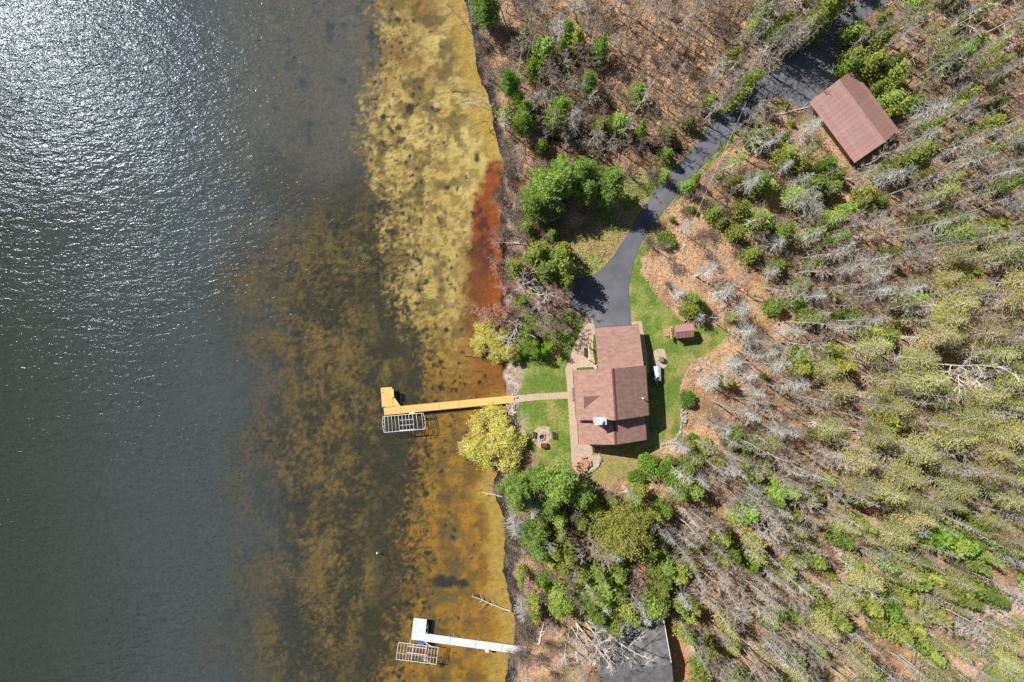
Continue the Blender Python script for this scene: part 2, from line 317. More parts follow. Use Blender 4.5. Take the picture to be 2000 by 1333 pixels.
def bed_z(x, y):
    d = shore_x(y)-x
    z = -np.interp(d, [-30, -3, 0, 3, 12, 24, 40, 60, 90], [6.0, 1.2, .10, .32, .62, .95, 1.7, 3.2, 5.2])
    return z-(fbm(x*.5, y*.5, 3, 61)-.5)*.12*sstep(0, 4, d)
SPOTS = None
def bed_col(x, y):
    global SPOTS
    px = 1000+x*FPX/CAM_H; py = 666.5-y*FPX/CAM_H
    n1 = fbm(x*.11, y*.11, 4, 31); n2 = fbm(x*.4, y*.4, 4, 32); n3 = fbm(x*1.3, y*1.3, 4, 33)
    u = x*.92+y*.39; v = -x*.39+y*.92; n4 = fbm(x*.30, y*.10, 4, 34)
    xb = np.interp(py, [-50, 0, 120, 200, 300, 380, 480, 600, 680, 740, 800, 860, 950, 1050, 1120, 1180, 1230, 1340], [715, 722, 735, 728, 722, 765, 780, 785, 830, 855, 850, 822, 812, 800, 812, 805, 790, 760])
    edge = px-xb+(n1-.5)*60+(n2-.5)*110+(n3-.5)*50
    fine = fbm(x*1.6, y*1.6, 4, 71); mid = fbm(x*.7, y*.7, 4, 72)
    fine2 = fbm(x*2.6, y*2.6, 3, 75); prob = sstep(-150, 130, px-xb+(n1-.5)*70+(n2-.5)*50); sand = sstep(.40, .62, (.40*fine2+.32*fine+.28*mid)+(prob-.5)*.80)*sstep(.02, .30, prob)
    gold = np.tile(np.array([.50, .385, .125]), (len(x), 1))
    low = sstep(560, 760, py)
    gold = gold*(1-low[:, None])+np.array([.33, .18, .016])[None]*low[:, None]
    gold = mixc(gold, (.64, .52, .20), sstep(.52, .72, fbm(x*.22, y*.22, 4, 35))*.7*sstep(260, 190, np.abs(py-240)))
    gold = mixc(gold, (.24, .13, .045), sstep(.36, .56, fbm(x*.16, y*.16, 4, 36))*.85*sstep(210, 120, py)*sstep(890, 830, px))
    gold = mixc(gold, (.15, .085, .018), sstep(.50, .66, n2)*sstep(700, 820, py)*sstep(970, 925, px+np.where(py > 960, 0, -40))*.8)
    gold = mixc(gold, (.10, .075, .03), sstep(.50, .68, fbm(x*.45, y*.45, 4, 37))*.75*sstep(950, 880, px))
    gold = mixc(gold, (.19, .12, .028), sstep(.48, .62, fbm(x*1.1, y*1.1, 3, 38))*.55)
    near = sstep(50, 22, shore_x(y)*0+(np.interp(py, [a for a, b in SHORE], [b for a, b in SHORE])-px)+(n2-.5)*40)
    gold = mixc(gold, (.42, .29, .060), near*.8)
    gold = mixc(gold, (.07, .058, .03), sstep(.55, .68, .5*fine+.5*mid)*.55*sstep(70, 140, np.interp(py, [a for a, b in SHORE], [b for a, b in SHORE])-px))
    # deep side: dark weed with dull golden streaks that fade with depth
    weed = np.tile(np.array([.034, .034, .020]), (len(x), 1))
    sky_sheen = sstep(690, 330, px+(n1-.5)*160-np.where(py < 500, 1, 0)*sstep(560, 300, py)*70); weed = mixc(weed, (.088, .122, .178), sky_sheen)  # sky reflection and scatter of the deep water, put into the bed colour
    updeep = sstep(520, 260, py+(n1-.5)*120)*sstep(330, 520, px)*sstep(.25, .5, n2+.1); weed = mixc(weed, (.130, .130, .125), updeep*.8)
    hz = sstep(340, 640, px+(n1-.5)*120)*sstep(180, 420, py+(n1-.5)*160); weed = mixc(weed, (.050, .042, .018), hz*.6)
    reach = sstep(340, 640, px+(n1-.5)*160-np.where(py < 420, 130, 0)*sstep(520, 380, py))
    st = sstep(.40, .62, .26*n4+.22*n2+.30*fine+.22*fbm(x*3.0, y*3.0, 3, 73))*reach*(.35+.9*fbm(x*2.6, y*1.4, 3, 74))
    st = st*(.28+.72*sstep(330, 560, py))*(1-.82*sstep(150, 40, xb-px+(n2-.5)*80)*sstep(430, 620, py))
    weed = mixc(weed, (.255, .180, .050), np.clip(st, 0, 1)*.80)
    c = weed*(1-sand[:, None])+gold*sand[:, None]
    # iron-red seep spreading from the mouth of the ditch
    ix = np.interp(py, [300, 318, 360, 420, 500, 570, 620, 660], [985, 960, 926, 918, 916, 914, 930, 972])
    e = px-ix+(n2-.5)*44+(n3-.5)*26; m = sstep(-6, 8, e)*sstep(306, 322, py+(n2-.5)*10)*sstep(668, 600, py+(n2-.5)*50)
    iron = np.tile(np.array([.26, .066, .010]), (len(x), 1)); iron = mixc(iron, (.075, .024, .012), sstep(.46, .60, n2)*.9*sstep(575, 500, py)); iron = mixc(iron, (.34, .11, .010), sstep(.52, .7, n3)*.40+.6*sstep(340, 322, py))
    c = c*(1-m[:, None])+iron*m[:, None]
    m2 = sstep(890, 945, px+(n2-.5)*60)*sstep(610, 660, py)*sstep(800, 750, py); c = mixc(c, (.235, .085, .007), m2*.9)
    m3 = sstep(40, 0, np.abs(px-925+(n2-.5)*30))*sstep(430, 520, py)*sstep(700, 640, py); c = mixc(c, (.15, .06, .010), m3*.75)
    # dark round hollows and weed tufts
    if SPOTS is None:
        r = np.random.default_rng(3); SPOTS = []
        for i in range(330):
            sy = r.uniform(-20, 1350); sx = np.interp(sy, [0, 200, 400, 600, 750, 900, 1100, 1340], [735, 740, 790, 800, 860, 830, 815, 790])+r.gamma(1.5, 40)-20
            lim = np.interp(sy, [0, 300, 600, 700, 1340], [900, 940, 925, 950, 940])
            if sx > lim: continue
            SPOTS.append((sx, sy, r.uniform(1.5, 5)*(1.5 if r.random() < .12 else 1)*(.7 if sy < 180 else 1), r.uniform(.7, 1.5)))
        SPOTS += [(800, 210, 9, 2), (843, 208, 5, 1.2), (853, 214, 5, 1.6), (776, 36, 6, .6), (866, 1138, 15, .28), (900, 1141, 10, .3)]
    wx = px+(n3-.5)*12; wy = py+(fbm(x*1.3, y*1.3, 3, 39)-.5)*12
    for sx, sy, r_, asp in SPOTS:
        sel = np.where((np.abs(px-sx) < r_*4+8) & (np.abs(py-sy) < r_*4+8))[0]
        if len(sel):
            q = np.hypot((wx[sel]-sx)/max(1, 1/asp)**.5, (wy[sel]-sy)/max(1, asp)**.5); mm = sstep(r_*1.15, r_*.55, q)*.88
            c[sel] = c[sel]*(1-mm[:, None])+np.array([.022, .026, .022])[None]*mm[:, None]
    far = (np.abs(y) > 68.5).astype(float); c = mixc(c, (.10, .09, .06), far)
    return np.clip(c, .004, 1)

xs = np.concatenate([[-30, -18], np.arange(-11, 104, .36), [108, 116, 130, 160, 220, 350, 600, 1100]])
ys = np.concatenate([[-1100, -600, -300, -160, -110, -84, -76], np.arange(-70, 71, .36), [76, 84, 110, 160, 300, 600, 1100]])
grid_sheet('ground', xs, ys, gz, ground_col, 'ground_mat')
xs = np.concatenate([[-1100, -600, -300, -160, -120, -104], np.arange(-98, 3, .27), [5, 12, 25]])
ys = np.concatenate([[-1100, -600, -300, -160, -100, -76], np.arange(-68, 69, .27), [76, 100, 160, 300, 600, 1100]])
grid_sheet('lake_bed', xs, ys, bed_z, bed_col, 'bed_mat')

# water: one closed body, clear brown water with wind ripples on top
def water_mat():
    m = bpy.data.materials.new('lake_water'); m.use_nodes = True; t = m.node_tree; t.nodes.clear(); N = t.nodes.new; K = t.links.new
    out = N('ShaderNodeOutputMaterial'); co = N('ShaderNodeTexCoord')
    def wave(sc, rot, stretch, det, dist):
        mp = N('ShaderNodeMapping'); mp.inputs['Rotation'].default_value = (0, 0, rot); mp.inputs['Scale'].default_value = (stretch, 1, 1); K(co.outputs['Object'], mp.inputs[0])
        n = N('ShaderNodeTexNoise'); n.inputs['Scale'].default_value = sc; n.inputs['Detail'].default_value = det; n.inputs['Roughness'].default_value = .55; n.inputs['Distortion'].default_value = .3; K(mp.outputs[0], n.inputs['Vector'])
        mu = N('ShaderNodeMath'); mu.operation = 'MULTIPLY'; mu.inputs[1].default_value = dist; K(n.outputs[0], mu.inputs[0]); return mu.outputs[0]
    # gusts: the ripples are stronger in some areas
    gn = N('ShaderNodeTexNoise'); gn.inputs['Scale'].default_value = .035; gn.inputs['Detail'].default_value = 3; K(co.outputs['Object'], gn.inputs['Vector'])
    gm = N('ShaderNodeMapRange'); gm.inputs[1].default_value = .3; gm.inputs[2].default_value = .7; gm.inputs[3].default_value = .55; gm.inputs[4].default_value = 1.25; K(gn.outputs[0], gm.inputs[0])
    a = wave(.95, RAD(-20), .40, 4, .16); b = wave(3.0, RAD(-36), .55, 2, .05)
    ad = N('ShaderNodeMath'); ad.operation = 'ADD'; K(a, ad.inputs[0]); K(b, ad.inputs[1])
    ml = N('ShaderNodeMath'); ml.operation = 'MULTIPLY'; K(ad.outputs[0], ml.inputs[0]); K(gm.outputs[0], ml.inputs[1])
    bp = N('ShaderNodeBump'); bp.inputs['Strength'].default_value = 1; bp.inputs['Distance'].default_value = 1.0; K(ml.outputs[0], bp.inputs['Height'])
    fr = N('ShaderNodeFresnel'); fr.inputs['IOR'].default_value = 1.333; K(bp.outputs[0], fr.inputs['Normal'])
    gl = N('ShaderNodeBsdfGlossy'); gl.inputs["Roughness"].default_value = .14; gl.inputs["Color"].default_value = (.25, .30, .37, 1); K(bp.outputs[0], gl.inputs['Normal'])
    df = N('ShaderNodeBsdfDiffuse'); df.inputs['Color'].default_value = (.30, .48, .58, 1); K(bp.outputs[0], df.inputs['Normal'])
    tr = N('ShaderNodeBsdfTransparent')
    m1 = N('ShaderNodeMixShader'); m1.inputs[0].default_value = .028; K(tr.outputs[0], m1.inputs[1]); K(df.outputs[0], m1.inputs[2])
    m2 = N('ShaderNodeMixShader'); K(fr.outputs[0], m2.inputs[0]); K(m1.outputs[0], m2.inputs[1]); K(gl.outputs[0], m2.inputs[2]); K(m2.outputs[0], out.inputs['Surface'])
    va = N('ShaderNodeVolumeAbsorption'); va.inputs['Color'].default_value = (.72, .66, .44, 1); va.inputs['Density'].default_value = .22; K(va.outputs[0], out.inputs['Volume'])
    M['lake_water'] = m
water_mat()
b = MB(); b.hexa([(-1000, -1000, -7), (20, -1000, -7), (20, 1000, -7), (-1000, 1000, -7), (-1000, -1000, 0), (20, -1000, 0), (20, 1000, 0), (-1000, 1000, 0)])
tag(b.build('lake_water', 'lake_water'), kind='structure')

# ------------------------------------------------------------------ drive, paths, patios
def sheet(name, poly_px, lift, mats, z=None, drop=.25, parent=None):
    """a paving slab that follows the ground: outline in ground pixels"""
    P = [w2(*p) for p in poly_px]; P = np.array(P); b = MB()
    import mathutils
    # densify the outline
    Q = []
    for i in range(len(P)):
        a, c = P[i], P[(i+1) % len(P)]; n = max(1, int(np.linalg.norm(c-a)/1.2))
        for k in range(n): Q.append(a+(c-a)*k/n)
    Q = np.array(Q); n = len(Q)
    zt = (gz(Q[:, 0], Q[:, 1]) if z is None else np.full(n, z))+lift
    tris = mathutils.geometry.tessellate_polygon([[Vector((q[0], q[1], 0)) for q in Q]])
    top = np.column_stack([Q, zt]); bot = np.column_stack([Q, zt-drop])
    A = sum(Q[i][0]*Q[(i+1) % n][1]-Q[(i+1) % n][0]*Q[i][1] for i in range(n))
    F = []
    for a, c, d in tris:
        cr = (Q[c][0]-Q[a][0])*(Q[d][1]-Q[a][1])-(Q[c][1]-Q[a][1])*(Q[d][0]-Q[a][0]); F.append((a, c, d) if cr > 0 else (a, d, c))
    S = [((i+1) % n, i, n+i, n+(i+1) % n) if A < 0 else (i, (i+1) % n, n+(i+1) % n, n+i) for i in range(n)]
    S = [(n+i, n+(i+1) % n, (i+1) % n, i) if A > 0 else (n+(i+1) % n, n+i, i, (i+1) % n) for i in range(n)]
    b.add(np.concatenate([top, bot]), F+S); o = b.build(name, mats, parent); return o
def catmull(pts, n=5, closed=True):
    P = np.array(pts, float); R = []; m = len(P)
    for i in range(m):
        a, b, c, d = P[(i-1) % m], P[i], P[(i+1) % m], P[(i+2) % m]
        for k in range(n):
            t = k/n; R.append(.5*((2*b)+(c-a)*t+(2*a-5*b+4*c-d)*t*t+(3*b-a-3*c+d)*t**3))
    return R
drive_l = DRIVE[:15]; 
def smooth_open(pts, n=4):
    P = [np.array(p, float) for p in pts]; R = []
    for i in range(len(P)-1):
        a = P[max(i-1, 0)]; b = P[i]; c = P[i+1]; d = P[min(i+2, len(P)-1)]
        for k in range(n):
            t = k/n; R.append(tuple(.5*((2*b)+(c-a)*t+(2*a-5*b+4*c-d)*t*t+(3*b-a-3*c+d)*t**3)))
    R.append(tuple(P[-1])); return R
DRIVE_S = smooth_open(DRIVE[:18])+DRIVE[18:21]+smooth_open(DRIVE[21:34])+smooth_open(DRIVE[34:])
# the drive follows uneven ground: a grid strip inside the outline
def draped(name, poly_px, lift, mats, step=.7):
    P = np.array([w2(*p) for p in poly_px]); lo = P.min(0)-step; hi = P.max(0)+step
    import mathutils
    o = sheet(name, poly_px, lift, mats)
    return o
def draped_fine(name, poly_px, lift, mats, step=.8):
    import bmesh
    P = [w2(*p) for p in poly_px]
    bm = bmesh.new(); vs = [bm.verts.new((p[0], p[1], 0)) for p in P]; f = bm.faces.new(vs)
    bmesh.ops.triangulate(bm, faces=[f])
    lo = np.min(P, 0); hi = np.max(P, 0)
    for ax, nrm in ((0, (1, 0, 0)), (1, (0, 1, 0))):
        for v in np.arange(lo[ax]+step*.37, hi[ax], step):
            co = (v, 0, 0) if ax == 0 else (0, v, 0)
            bmesh.ops.bisect_plane(bm, geom=bm.verts[:]+bm.edges[:]+bm.faces[:], plane_co=co, plane_no=nrm, dist=1e-5)
    for v in bm.verts: v.co.z = gzf(v.co.x, v.co.y)+lift
    for fa in bm.faces:
        if fa.normal.z < 0: fa.normal_flip()
    bm.normal_update()
    for fa in bm.faces:
        if fa.normal.z < 0: fa.normal_flip()
    be = [e for e in bm.edges if e.is_boundary]
    r = bmesh.ops.extrude_edge_only(bm, edges=be)
    for v in [g for g in r['geom'] if isinstance(g, bmesh.types.BMVert)]: v.co.z -= .3
    me = bpy.data.meshes.new(name); bm.to_mesh(me); bm.free(); me.materials.append(M[mats]); return link(name, me)
tag(draped_fine('driveway', DRIVE_S, .07, 'asphalt'), kind='structure')
GZ0 = 1.5
tag(draped_fine('garden_path', [(1001, 774), (1050, 769.5), (1109, 765.5), (1109, 779), (1050, 782), (1002, 788)], .07, 'paver'), kind='structure')
tag(sheet('paved_patio', [(1104, 722), (1145, 617), (1152, 616), (1158, 626), (1163, 645), (1168, 662), (1178, 722), (1180, 760), (1185, 872), (1156, 872), (1157, 890), (1171, 889), (1171, 903), (1164, 914), (1150, 922), (1128, 924), (1118, 912), (1116, 893), (1109, 779), (1108.5, 765)], .085, 'paver'), kind='structure')
tag(sheet('side_walk', [(1233, 629), (1253, 627), (1263, 690), (1268, 728), (1256, 730), (1247, 670), (1236, 664)], .08, 'paver'), kind='structure')
# planting beds with low green growth beside the patio
for pts, lab in (([(1159, 655), (1164, 652), (1170, 718), (1163, 716), (1158, 690)], 'bed'), ([(1126, 719), (1158, 717), (1162, 724), (1127, 727)], 'bed')):
    o = sheet('planting_bed', pts, .11, 'ground_mat'); tag(o, kind='structure')
    ca = o.data.color_attributes.new('soil', 'FLOAT_COLOR', 'POINT')
    ca.data.foreach_set('color', np.tile(np.array([.06, .10, .02, 1], np.float32), (len(o.data.vertices), 1)).ravel())

# ------------------------------------------------------------------ the house
HO = np.array([10.63, -13.04]); HA = RAD(3.8)
hu = np.array([cos(HA), sin(HA)]); hv = np.array([-sin(HA), cos(HA)])
def H(u, v, z): p = HO+hu*u+hv*v; return np.array([p[0], p[1], z])
house = thing('house', 'large house with brown shingle roofs and white chimney at the head of the drive', 'house', H(6, 4, GZ0), HA)
def hl(u, v, z): return np.array([u-6, v-4, z-GZ0])     # local coordinates of the house Empty
b = MB()
def hbox(b, u0, u1, v0, v1, z0, z1, mi=0):
    b.hexa([hl(u0, v0, z0), hl(u1, v0, z0), hl(u1, v1, z0), hl(u0, v1, z0), hl(u0, v0, z1), hl(u1, v0, z1), hl(u1, v1, z1), hl(u0, v1, z1)], mi)
ZE, ZR = GZ0+6.0, GZ0+9.6
def gable_walls(b, u0, u1, v0, v1, ze, zr, um):
    P = lambda v: [hl(u0, v, GZ0-.3), hl(u1, v, GZ0-.3), hl(u1, v, ze), hl(um, v, zr), hl(u0, v, ze)]
    b.add(P(v0)+P(v1), [(0, 1, 2, 3, 4), (9, 8, 7, 6, 5), (0, 5, 6, 1), (1, 6, 7, 2), (4, 9, 5, 0), (2, 7, 8, 3), (3, 8, 9, 4)])
gable_walls(b, .55, 11.4, .35, 7.9, ZE+.08, ZR-.25, 5.97); b.build('wall', 'siding', house)
b = MB(); gable_walls(b, .85, 11.1, -3.85, .3, GZ0+4.55, GZ0+7.1, 5.97); b.build('wall', 'siding', house)
b = MB(); P0 = [hl(4.75, 14.55, GZ0-.3), hl(11.25, 14.55, GZ0-.3), hl(11.25, 7.95, GZ0-.3), hl(4.75, 7.95, GZ0-.3)]
b.hexa([P0[3], P0[2], P0[1], P0[0], hl(4.75, 7.95, GZ0+5.2), hl(11.25, 7.95, GZ0+5.2), hl(11.25, 14.55, GZ0+3.45), hl(4.75, 14.55, GZ0+3.45)]); b.build('wall', 'siding', house)
def roof(polys, name='roof', t=.22, mats='shingle', parent=house):
    b = MB()
    for p in polys: b.slab(p, t)
    return b.build(name, mats, parent)
main_roof = roof([[hl(0, 0, ZE), hl(5.97, 0, ZR), hl(5.97, 8.25, ZR), hl(0, 8.25, ZE)]])
main_roof_e = roof([[hl(11.95, 0, ZE), hl(5.99, 0, ZR), hl(5.99, 8.25, ZR), hl(11.95, 8.25, ZE)]])
b = MB(); b.slab([hl(5.78, -.03, ZR-.02), hl(5.78, 8.28, ZR-.02), hl(5.98, 8.28, ZR+.06), hl(5.98, -.03, ZR+.06)], .05); b.slab([hl(6.18, -.03, ZR-.02), hl(6.18, 8.28, ZR-.02), hl(5.985, 8.28, ZR+.06), hl(5.985, -.03, ZR+.06)], .05); b.build('ridge_cap', 'shingle_edge', main_roof)
zs_e, zs_r = GZ0+4.4, GZ0+7.35
south_roof = roof([[hl(.3, -4.25, zs_e), hl(5.97, -4.25, zs_r), hl(5.97, .34, zs_r), hl(.3, .34, zs_e)]])
roof([[hl(11.6, -4.25, zs_e), hl(5.99, -4.25, zs_r), hl(5.99, .34, zs_r), hl(11.6, .34, zs_e)]])
b = MB(); b.slab([hl(5.80, -4.27, zs_r-.02), hl(5.80, .33, zs_r-.02), hl(5.98, .33, zs_r+.05), hl(5.98, -4.27, zs_r+.05)], .05); b.slab([hl(6.16, -4.27, zs_r-.02), hl(6.16, .33, zs_r-.02), hl(5.985, .33, zs_r+.05), hl(5.985, -4.27, zs_r+.05)], .05); b.build('ridge_cap', 'shingle_edge', south_roof)
tag(roof([[hl(4.3, 15.0, GZ0+3.5), hl(11.75, 15.0, GZ0+3.5), hl(11.75, 7.88, GZ0+5.5), hl(4.3, 7.88, GZ0+5.5)]]), 'single-slope brown shingle roof falling towards the drive')
# fascia and gutters along the eaves
for u0, u1, v0, v1, z in ((-.10, -.005, 0, 8.25, ZE-.14), (11.955, 12.05, 0, 8.25, ZE-.14), (.2, .295, -4.25, .0, zs_e-.14), (11.605, 11.7, -4.25, -.0, zs_e-.14), (4.3, 11.75, 15.005, 15.1, GZ0+3.36)):
    b = MB(); hbox(b, u0, u1, v0, v1, z-.06, z+.06); b.build('gutter', 'shingle_edge', house)
# gable dormer on the lake side slope
zsl = lambda u: ZE+(ZR-ZE)*u/5.97
du, dv = 1.25, 4.0; dpk = zsl(3.95)
dorm = MB(); dorm.slab([hl(du, dv, dpk), hl(3.95, dv, dpk), hl(du, dv+2.1, zsl(du)+.05)], .12); d1 = dorm.build('dormer', 'shingle', house)
dorm = MB(); dorm.slab([hl(du, dv-.004, dpk), hl(3.95, dv-.004, dpk), hl(du, dv-2.1, zsl(du)+.05)], .12); dorm.build('dormer_slope', 'shingle', d1)
dorm = MB(); dorm.add([hl(du+.1, dv+1.8, zsl(du)), hl(du+.1, dv-1.8, zsl(du)), hl(du+.1, dv, dpk-.15), hl(du+.3, dv+1.8, zsl(du)), hl(du+.3, dv-1.8, zsl(du)), hl(du+.3, dv, dpk-.15)], [(0, 1, 2), (5, 4, 3), (0, 3, 4, 1), (1, 4, 5, 2), (2, 5, 3, 0)]); dorm.build('dormer_wall', 'siding', d1)
# chimney
b = MB(); hbox(b, 2.6, 4.2, -.35, .55, GZ0-.2, ZR+.55); ch = b.build('chimney', 'white_paint', house)
b = MB(); hbox(b, 2.42, 4.38, -.5, .7, ZR+.552, ZR+.68); b.build('chimney_cap', 'cap_metal', ch)
b = MB(); b.chain([hl(3.5, .1, ZR+.68), hl(3.5, .1, ZR+1.15)], .22, 10); b.chain([hl(3.5, .1, ZR+1.2), hl(3.5, .1, ZR+1.26)], .32, 10); b.build('flue', 'cap_metal', ch)
b = MB(); b.chain([hl(10.9, 3.0, ZE+.6), hl(10.9, 3.0, ZE+1.35)], .09, 8); b.chain([hl(10.9, 3.0, ZE+1.352), hl(10.9, 3.0, ZE+1.45)], .15, 8); tag(b.build('vent_pipe', 'white_paint', house), 'white vent pipe standing on the east roof slope')
# doors and windows
for (u0, u1, v0, v1, z0, z1) in ((5.3, 8.0, 14.58, 14.63, GZ0+.05, GZ0+2.3), (8.4, 10.9, 14.58, 14.63, GZ0+.05, GZ0+2.3)):
    b = MB(); hbox(b, u0, u1, v0, v1, z0, z1); b.build('garage_door', 'white_paint', house)
for k, (u, v, wdt, z0, z1, ax) in enumerate([(.5, 1.6, 1.5, .9, 2.3, 0), (.5, 4.1, 1.9, .1, 2.3, 0), (.5, 6.6, 1.5, .9, 2.3, 0), (.5, 2.0, 1.2, 3.6, 4.9, 0), (.5, 6.2, 1.2, 3.6, 4.9, 0), (11.45, 2, 1.2, .9, 2.3, 0), (11.45, 6, 1.2, .9, 2.3, 0), (.8, -2, 2.2, .4, 2.3, 0), (3.2, -3.9, 1.6, .5, 2.4, 1), (8.0, -3.9, 1.6, .5, 2.4, 1), (11.3, 11, 1.0, .9, 2.0, 0)]):
    b = MB(); e = .04
    if ax == 0: hbox(b, u-e, u+e, v-wdt/2-.1, v+wdt/2+.1, GZ0+z0-.1, GZ0+z1+.1)
    else: hbox(b, u-wdt/2-.1, u+wdt/2+.1, v-e, v+e, GZ0+z0-.1, GZ0+z1+.1)
    f = b.build('window', 'white_paint', house); b = MB(); e = .06
    if ax == 0: hbox(b, u-e, u+e, v-wdt/2, v+wdt/2, GZ0+z0, GZ0+z1)
    else: hbox(b, u-wdt/2, u+wdt/2, v-e, v+e, GZ0+z0, GZ0+z1)
    b.build('pane', 'glass', f)
# low deck on the east side, boards running across
dk = link('deck', None, house); tag(dk, 'weathered grey deck in the shade of the wing')
b = MB(); 
for k in range(36): hbox(b, 11.45, 13.05, -5.3+k*.145, -5.3+k*.145+.13, GZ0+.30, GZ0+.36)
b.build('deck_board', 'grey_wood', dk)
b = MB()
for u in (11.55, 12.95):
    hbox(b, u-.06, u+.06, -5.25, -.1, GZ0-.1, GZ0+.296)
b.build('deck_frame', 'grey_wood', dk)

# ------------------------------------------------------------------ garage with ribbed metal roof
ge = 3.9; gr = 6.6
c1 = W(1667, 135, ge); c2 = W(1580, 201, ge); c3 = W(1670, 315, ge); c4 = W(1754, 258, ge)
gc = (c1+c2+c3+c4)/4; ax = (c3+c4-c1-c2)[:2]; gl_ = np.linalg.norm(ax)/2; ax = ax/np.linalg.norm(ax); ay = np.array([-ax[1], ax[0]])   # along ridge, across
gw = abs(np.dot((c1-c2)[:2], ay))*.5*.99
gg = gzf(gc[0], gc[1]); gar = thing('garage', 'detached garage with ribbed red-brown metal gable roof at the drive', 'garage', (gc[0], gc[1], gg), math.atan2(ax[1], ax[0]))
HL = gl_*.5; HWD = gw
ze, zr = ge-gg, gr-gg
b = MB(); P = lambda x, s: [(x, -HWD+.75, -.4), (x, HWD-.75, -.4), (x, HWD-.75, ze+.1), (x, 0, zr-.35), (x, -HWD+.75, ze+.1)]
b.add(P(-HL+.6, 0)+P(HL-.6, 0), [(4, 3, 2, 1, 0), (5, 6, 7, 8, 9), (0, 1, 6, 5), (1, 2, 7, 6), (4, 0, 5, 9), (2, 3, 8, 7), (3, 4, 9, 8)]); b.build('wall', 'siding', gar)
npan = 15; pw = 2*HL/npan; sl = math.hypot(HWD, zr-ze)
for sgn in (-1, 1):
    meshes = None; b = MB(); nv = np.array([0, sgn*(zr-ze), HWD])/sl; dn = np.array([0, sgn*HWD, -(zr-ze)])/sl
    b.slab([(0, 0, 0), (pw-.015, 0, 0), tuple(np.array([pw-.015, 0, 0])+dn*sl), tuple(dn*sl)], .05)
    for k in range(3):
        x = pw*(k+.35)/3; p0 = nv*.0; q = dn*sl
        A = [np.array([x-.045, 0, 0]), np.array([x+.045, 0, 0])]
        V = [A[0]-nv*.01, A[1]-nv*.01, A[1]-nv*.01+q, A[0]-nv*.01+q, A[0]+nv*.028+[.02, 0, 0], A[1]+nv*.028-[.02, 0, 0], A[1]+nv*.028-[.02, 0, 0]+q, A[0]+nv*.028+[.02, 0, 0]+q]
        b.hexa(V)
    me = b.mesh('roof_panel', 'metal_roof')
    for k in range(npan):
        o = link('roof_panel', me, gar); o.location = (-HL+k*pw, 0, zr)
b = MB(); b.slab([(-HL-.03, -.22, zr-.06), (HL+.03, -.22, zr-.06), (HL+.03, 0, zr+.08), (-HL-.03, 0, zr+.08)], .03); b.slab([(-HL-.03, .22, zr-.06), (HL+.03, .22, zr-.06), (HL+.03, .002, zr+.08), (-HL-.03, .002, zr+.08)], .03); b.build('ridge_cap', 'metal_roof', gar)
for yy in (-2.3, 2.3):
    b = MB(); b.box((-HL+.56, yy, 1.25), (.08, 2.9, 2.4)); d = b.build('garage_door', 'white_paint', gar)
    for k in range(4):
        b = MB(); b.box((-HL+.50, yy, .36+k*.6), (.05, 2.8, .55)); b.build('door_panel', 'white_paint', d)

# ------------------------------------------------------------------ neighbour's cabin at the south edge
nz = 4.2; nr = 6.4
A = W(1155, 1212, nz); Bq = W(1291, 1193, nz); R1 = W(1312, 1297, nr); 
u_ = (Bq-A)[:2]; nl = np.linalg.norm(u_); u_ /= nl; v_ = np.array([u_[1], -u_[0]])          # along ridge; away from the eave to the south
half = np.dot((R1-Bq)[:2], v_); nlen = nl+.4
ng = gzf(*(A+Bq)[:2]/2); cab = thing('cabin', 'neighbouring cabin with worn grey shingle roof under white branches', 'cabin', ((A+Bq)[0]/2, (A+Bq)[1]/2, ng), math.atan2(u_[1], u_[0]))
def cl(s, t, z): return np.array([s, -t, z-ng])
hl2 = nlen/2
for t0, t1, z0, z1 in ((0, half, nz, nr), (2*half-.0, half+.004, nz, nr)):
    b = MB(); b.slab([cl(-hl2, t0, z0), cl(hl2, t0, z0), cl(hl2, t1, z1), cl(-hl2, t1, z1)], .2); b.build('roof', 'grey_shingle', cab)
b = MB(); b.slab([cl(-hl2, half-.2, nr-.01), cl(hl2, half-.2, nr-.01), cl(hl2, half, nr+.06), cl(-hl2, half, nr+.06)], .04); b.slab([cl(-hl2, half+.2, nr-.01), cl(hl2, half+.2, nr-.01), cl(hl2, half+.002, nr+.06), cl(-hl2, half+.002, nr+.06)], .04); b.build('ridge_cap', 'grey_shingle', cab)
b = MB(); s0 = hl2-.4; P = lambda s: [cl(s, .8, ng-.4), cl(s, 2*half-.4, ng-.4), cl(s, 2*half-.4, nz+.0), cl(s, half, nr-.3), cl(s, .8, nz+.05)]
b.add(P(-s0)+P(s0), [(0, 1, 2, 3, 4), (9, 8, 7, 6, 5), (5, 6, 1, 0), (6, 7, 2, 1), (0, 4, 9, 5), (7, 8, 3, 2), (8, 9, 4, 3)]); b.build('wall', 'siding', cab)
b = MB(); b.box(cl(hl2+.06, half*.5, (nz+nr)/2+.1), (.1, .1, .1)); 
b = MB(); b.slab([cl(hl2-.12, 0, nz+.04), cl(hl2+.02, 0, nz+.04), cl(hl2+.02, half-.22, nr-.2*.42+.05), cl(hl2-.12, half-.22, nr-.2*.42+.05)], .05); b.build('drip_edge', 'cap_metal', cab)
b = MB(); b.chain([cl(1.6, 2.3, nz+.3), cl(1.6, 2.3, nz+1.3)], .1, 8); b.build('vent_pipe', 'white_paint', cab)
tk = W(1353, 1267, 2.0); t = thing('propane_tank', 'small white tank lying by the green bush east of the cabin', 'tank', (tk[0], tk[1], gzf(tk[0], tk[1])), RAD(-62))
b = MB(); xs_ = np.array([-.75, -.72, -.62, -.45, 0, .45, .62, .72, .75]); rs_ = np.array([.02, .16, .27, .33, .34, .33, .27, .16, .02]); b.chain(np.column_stack([xs_, 0*xs_, 0*xs_+.55]), rs_, 12); b.build('tank_body', 'white_paint', t, smooth=True)
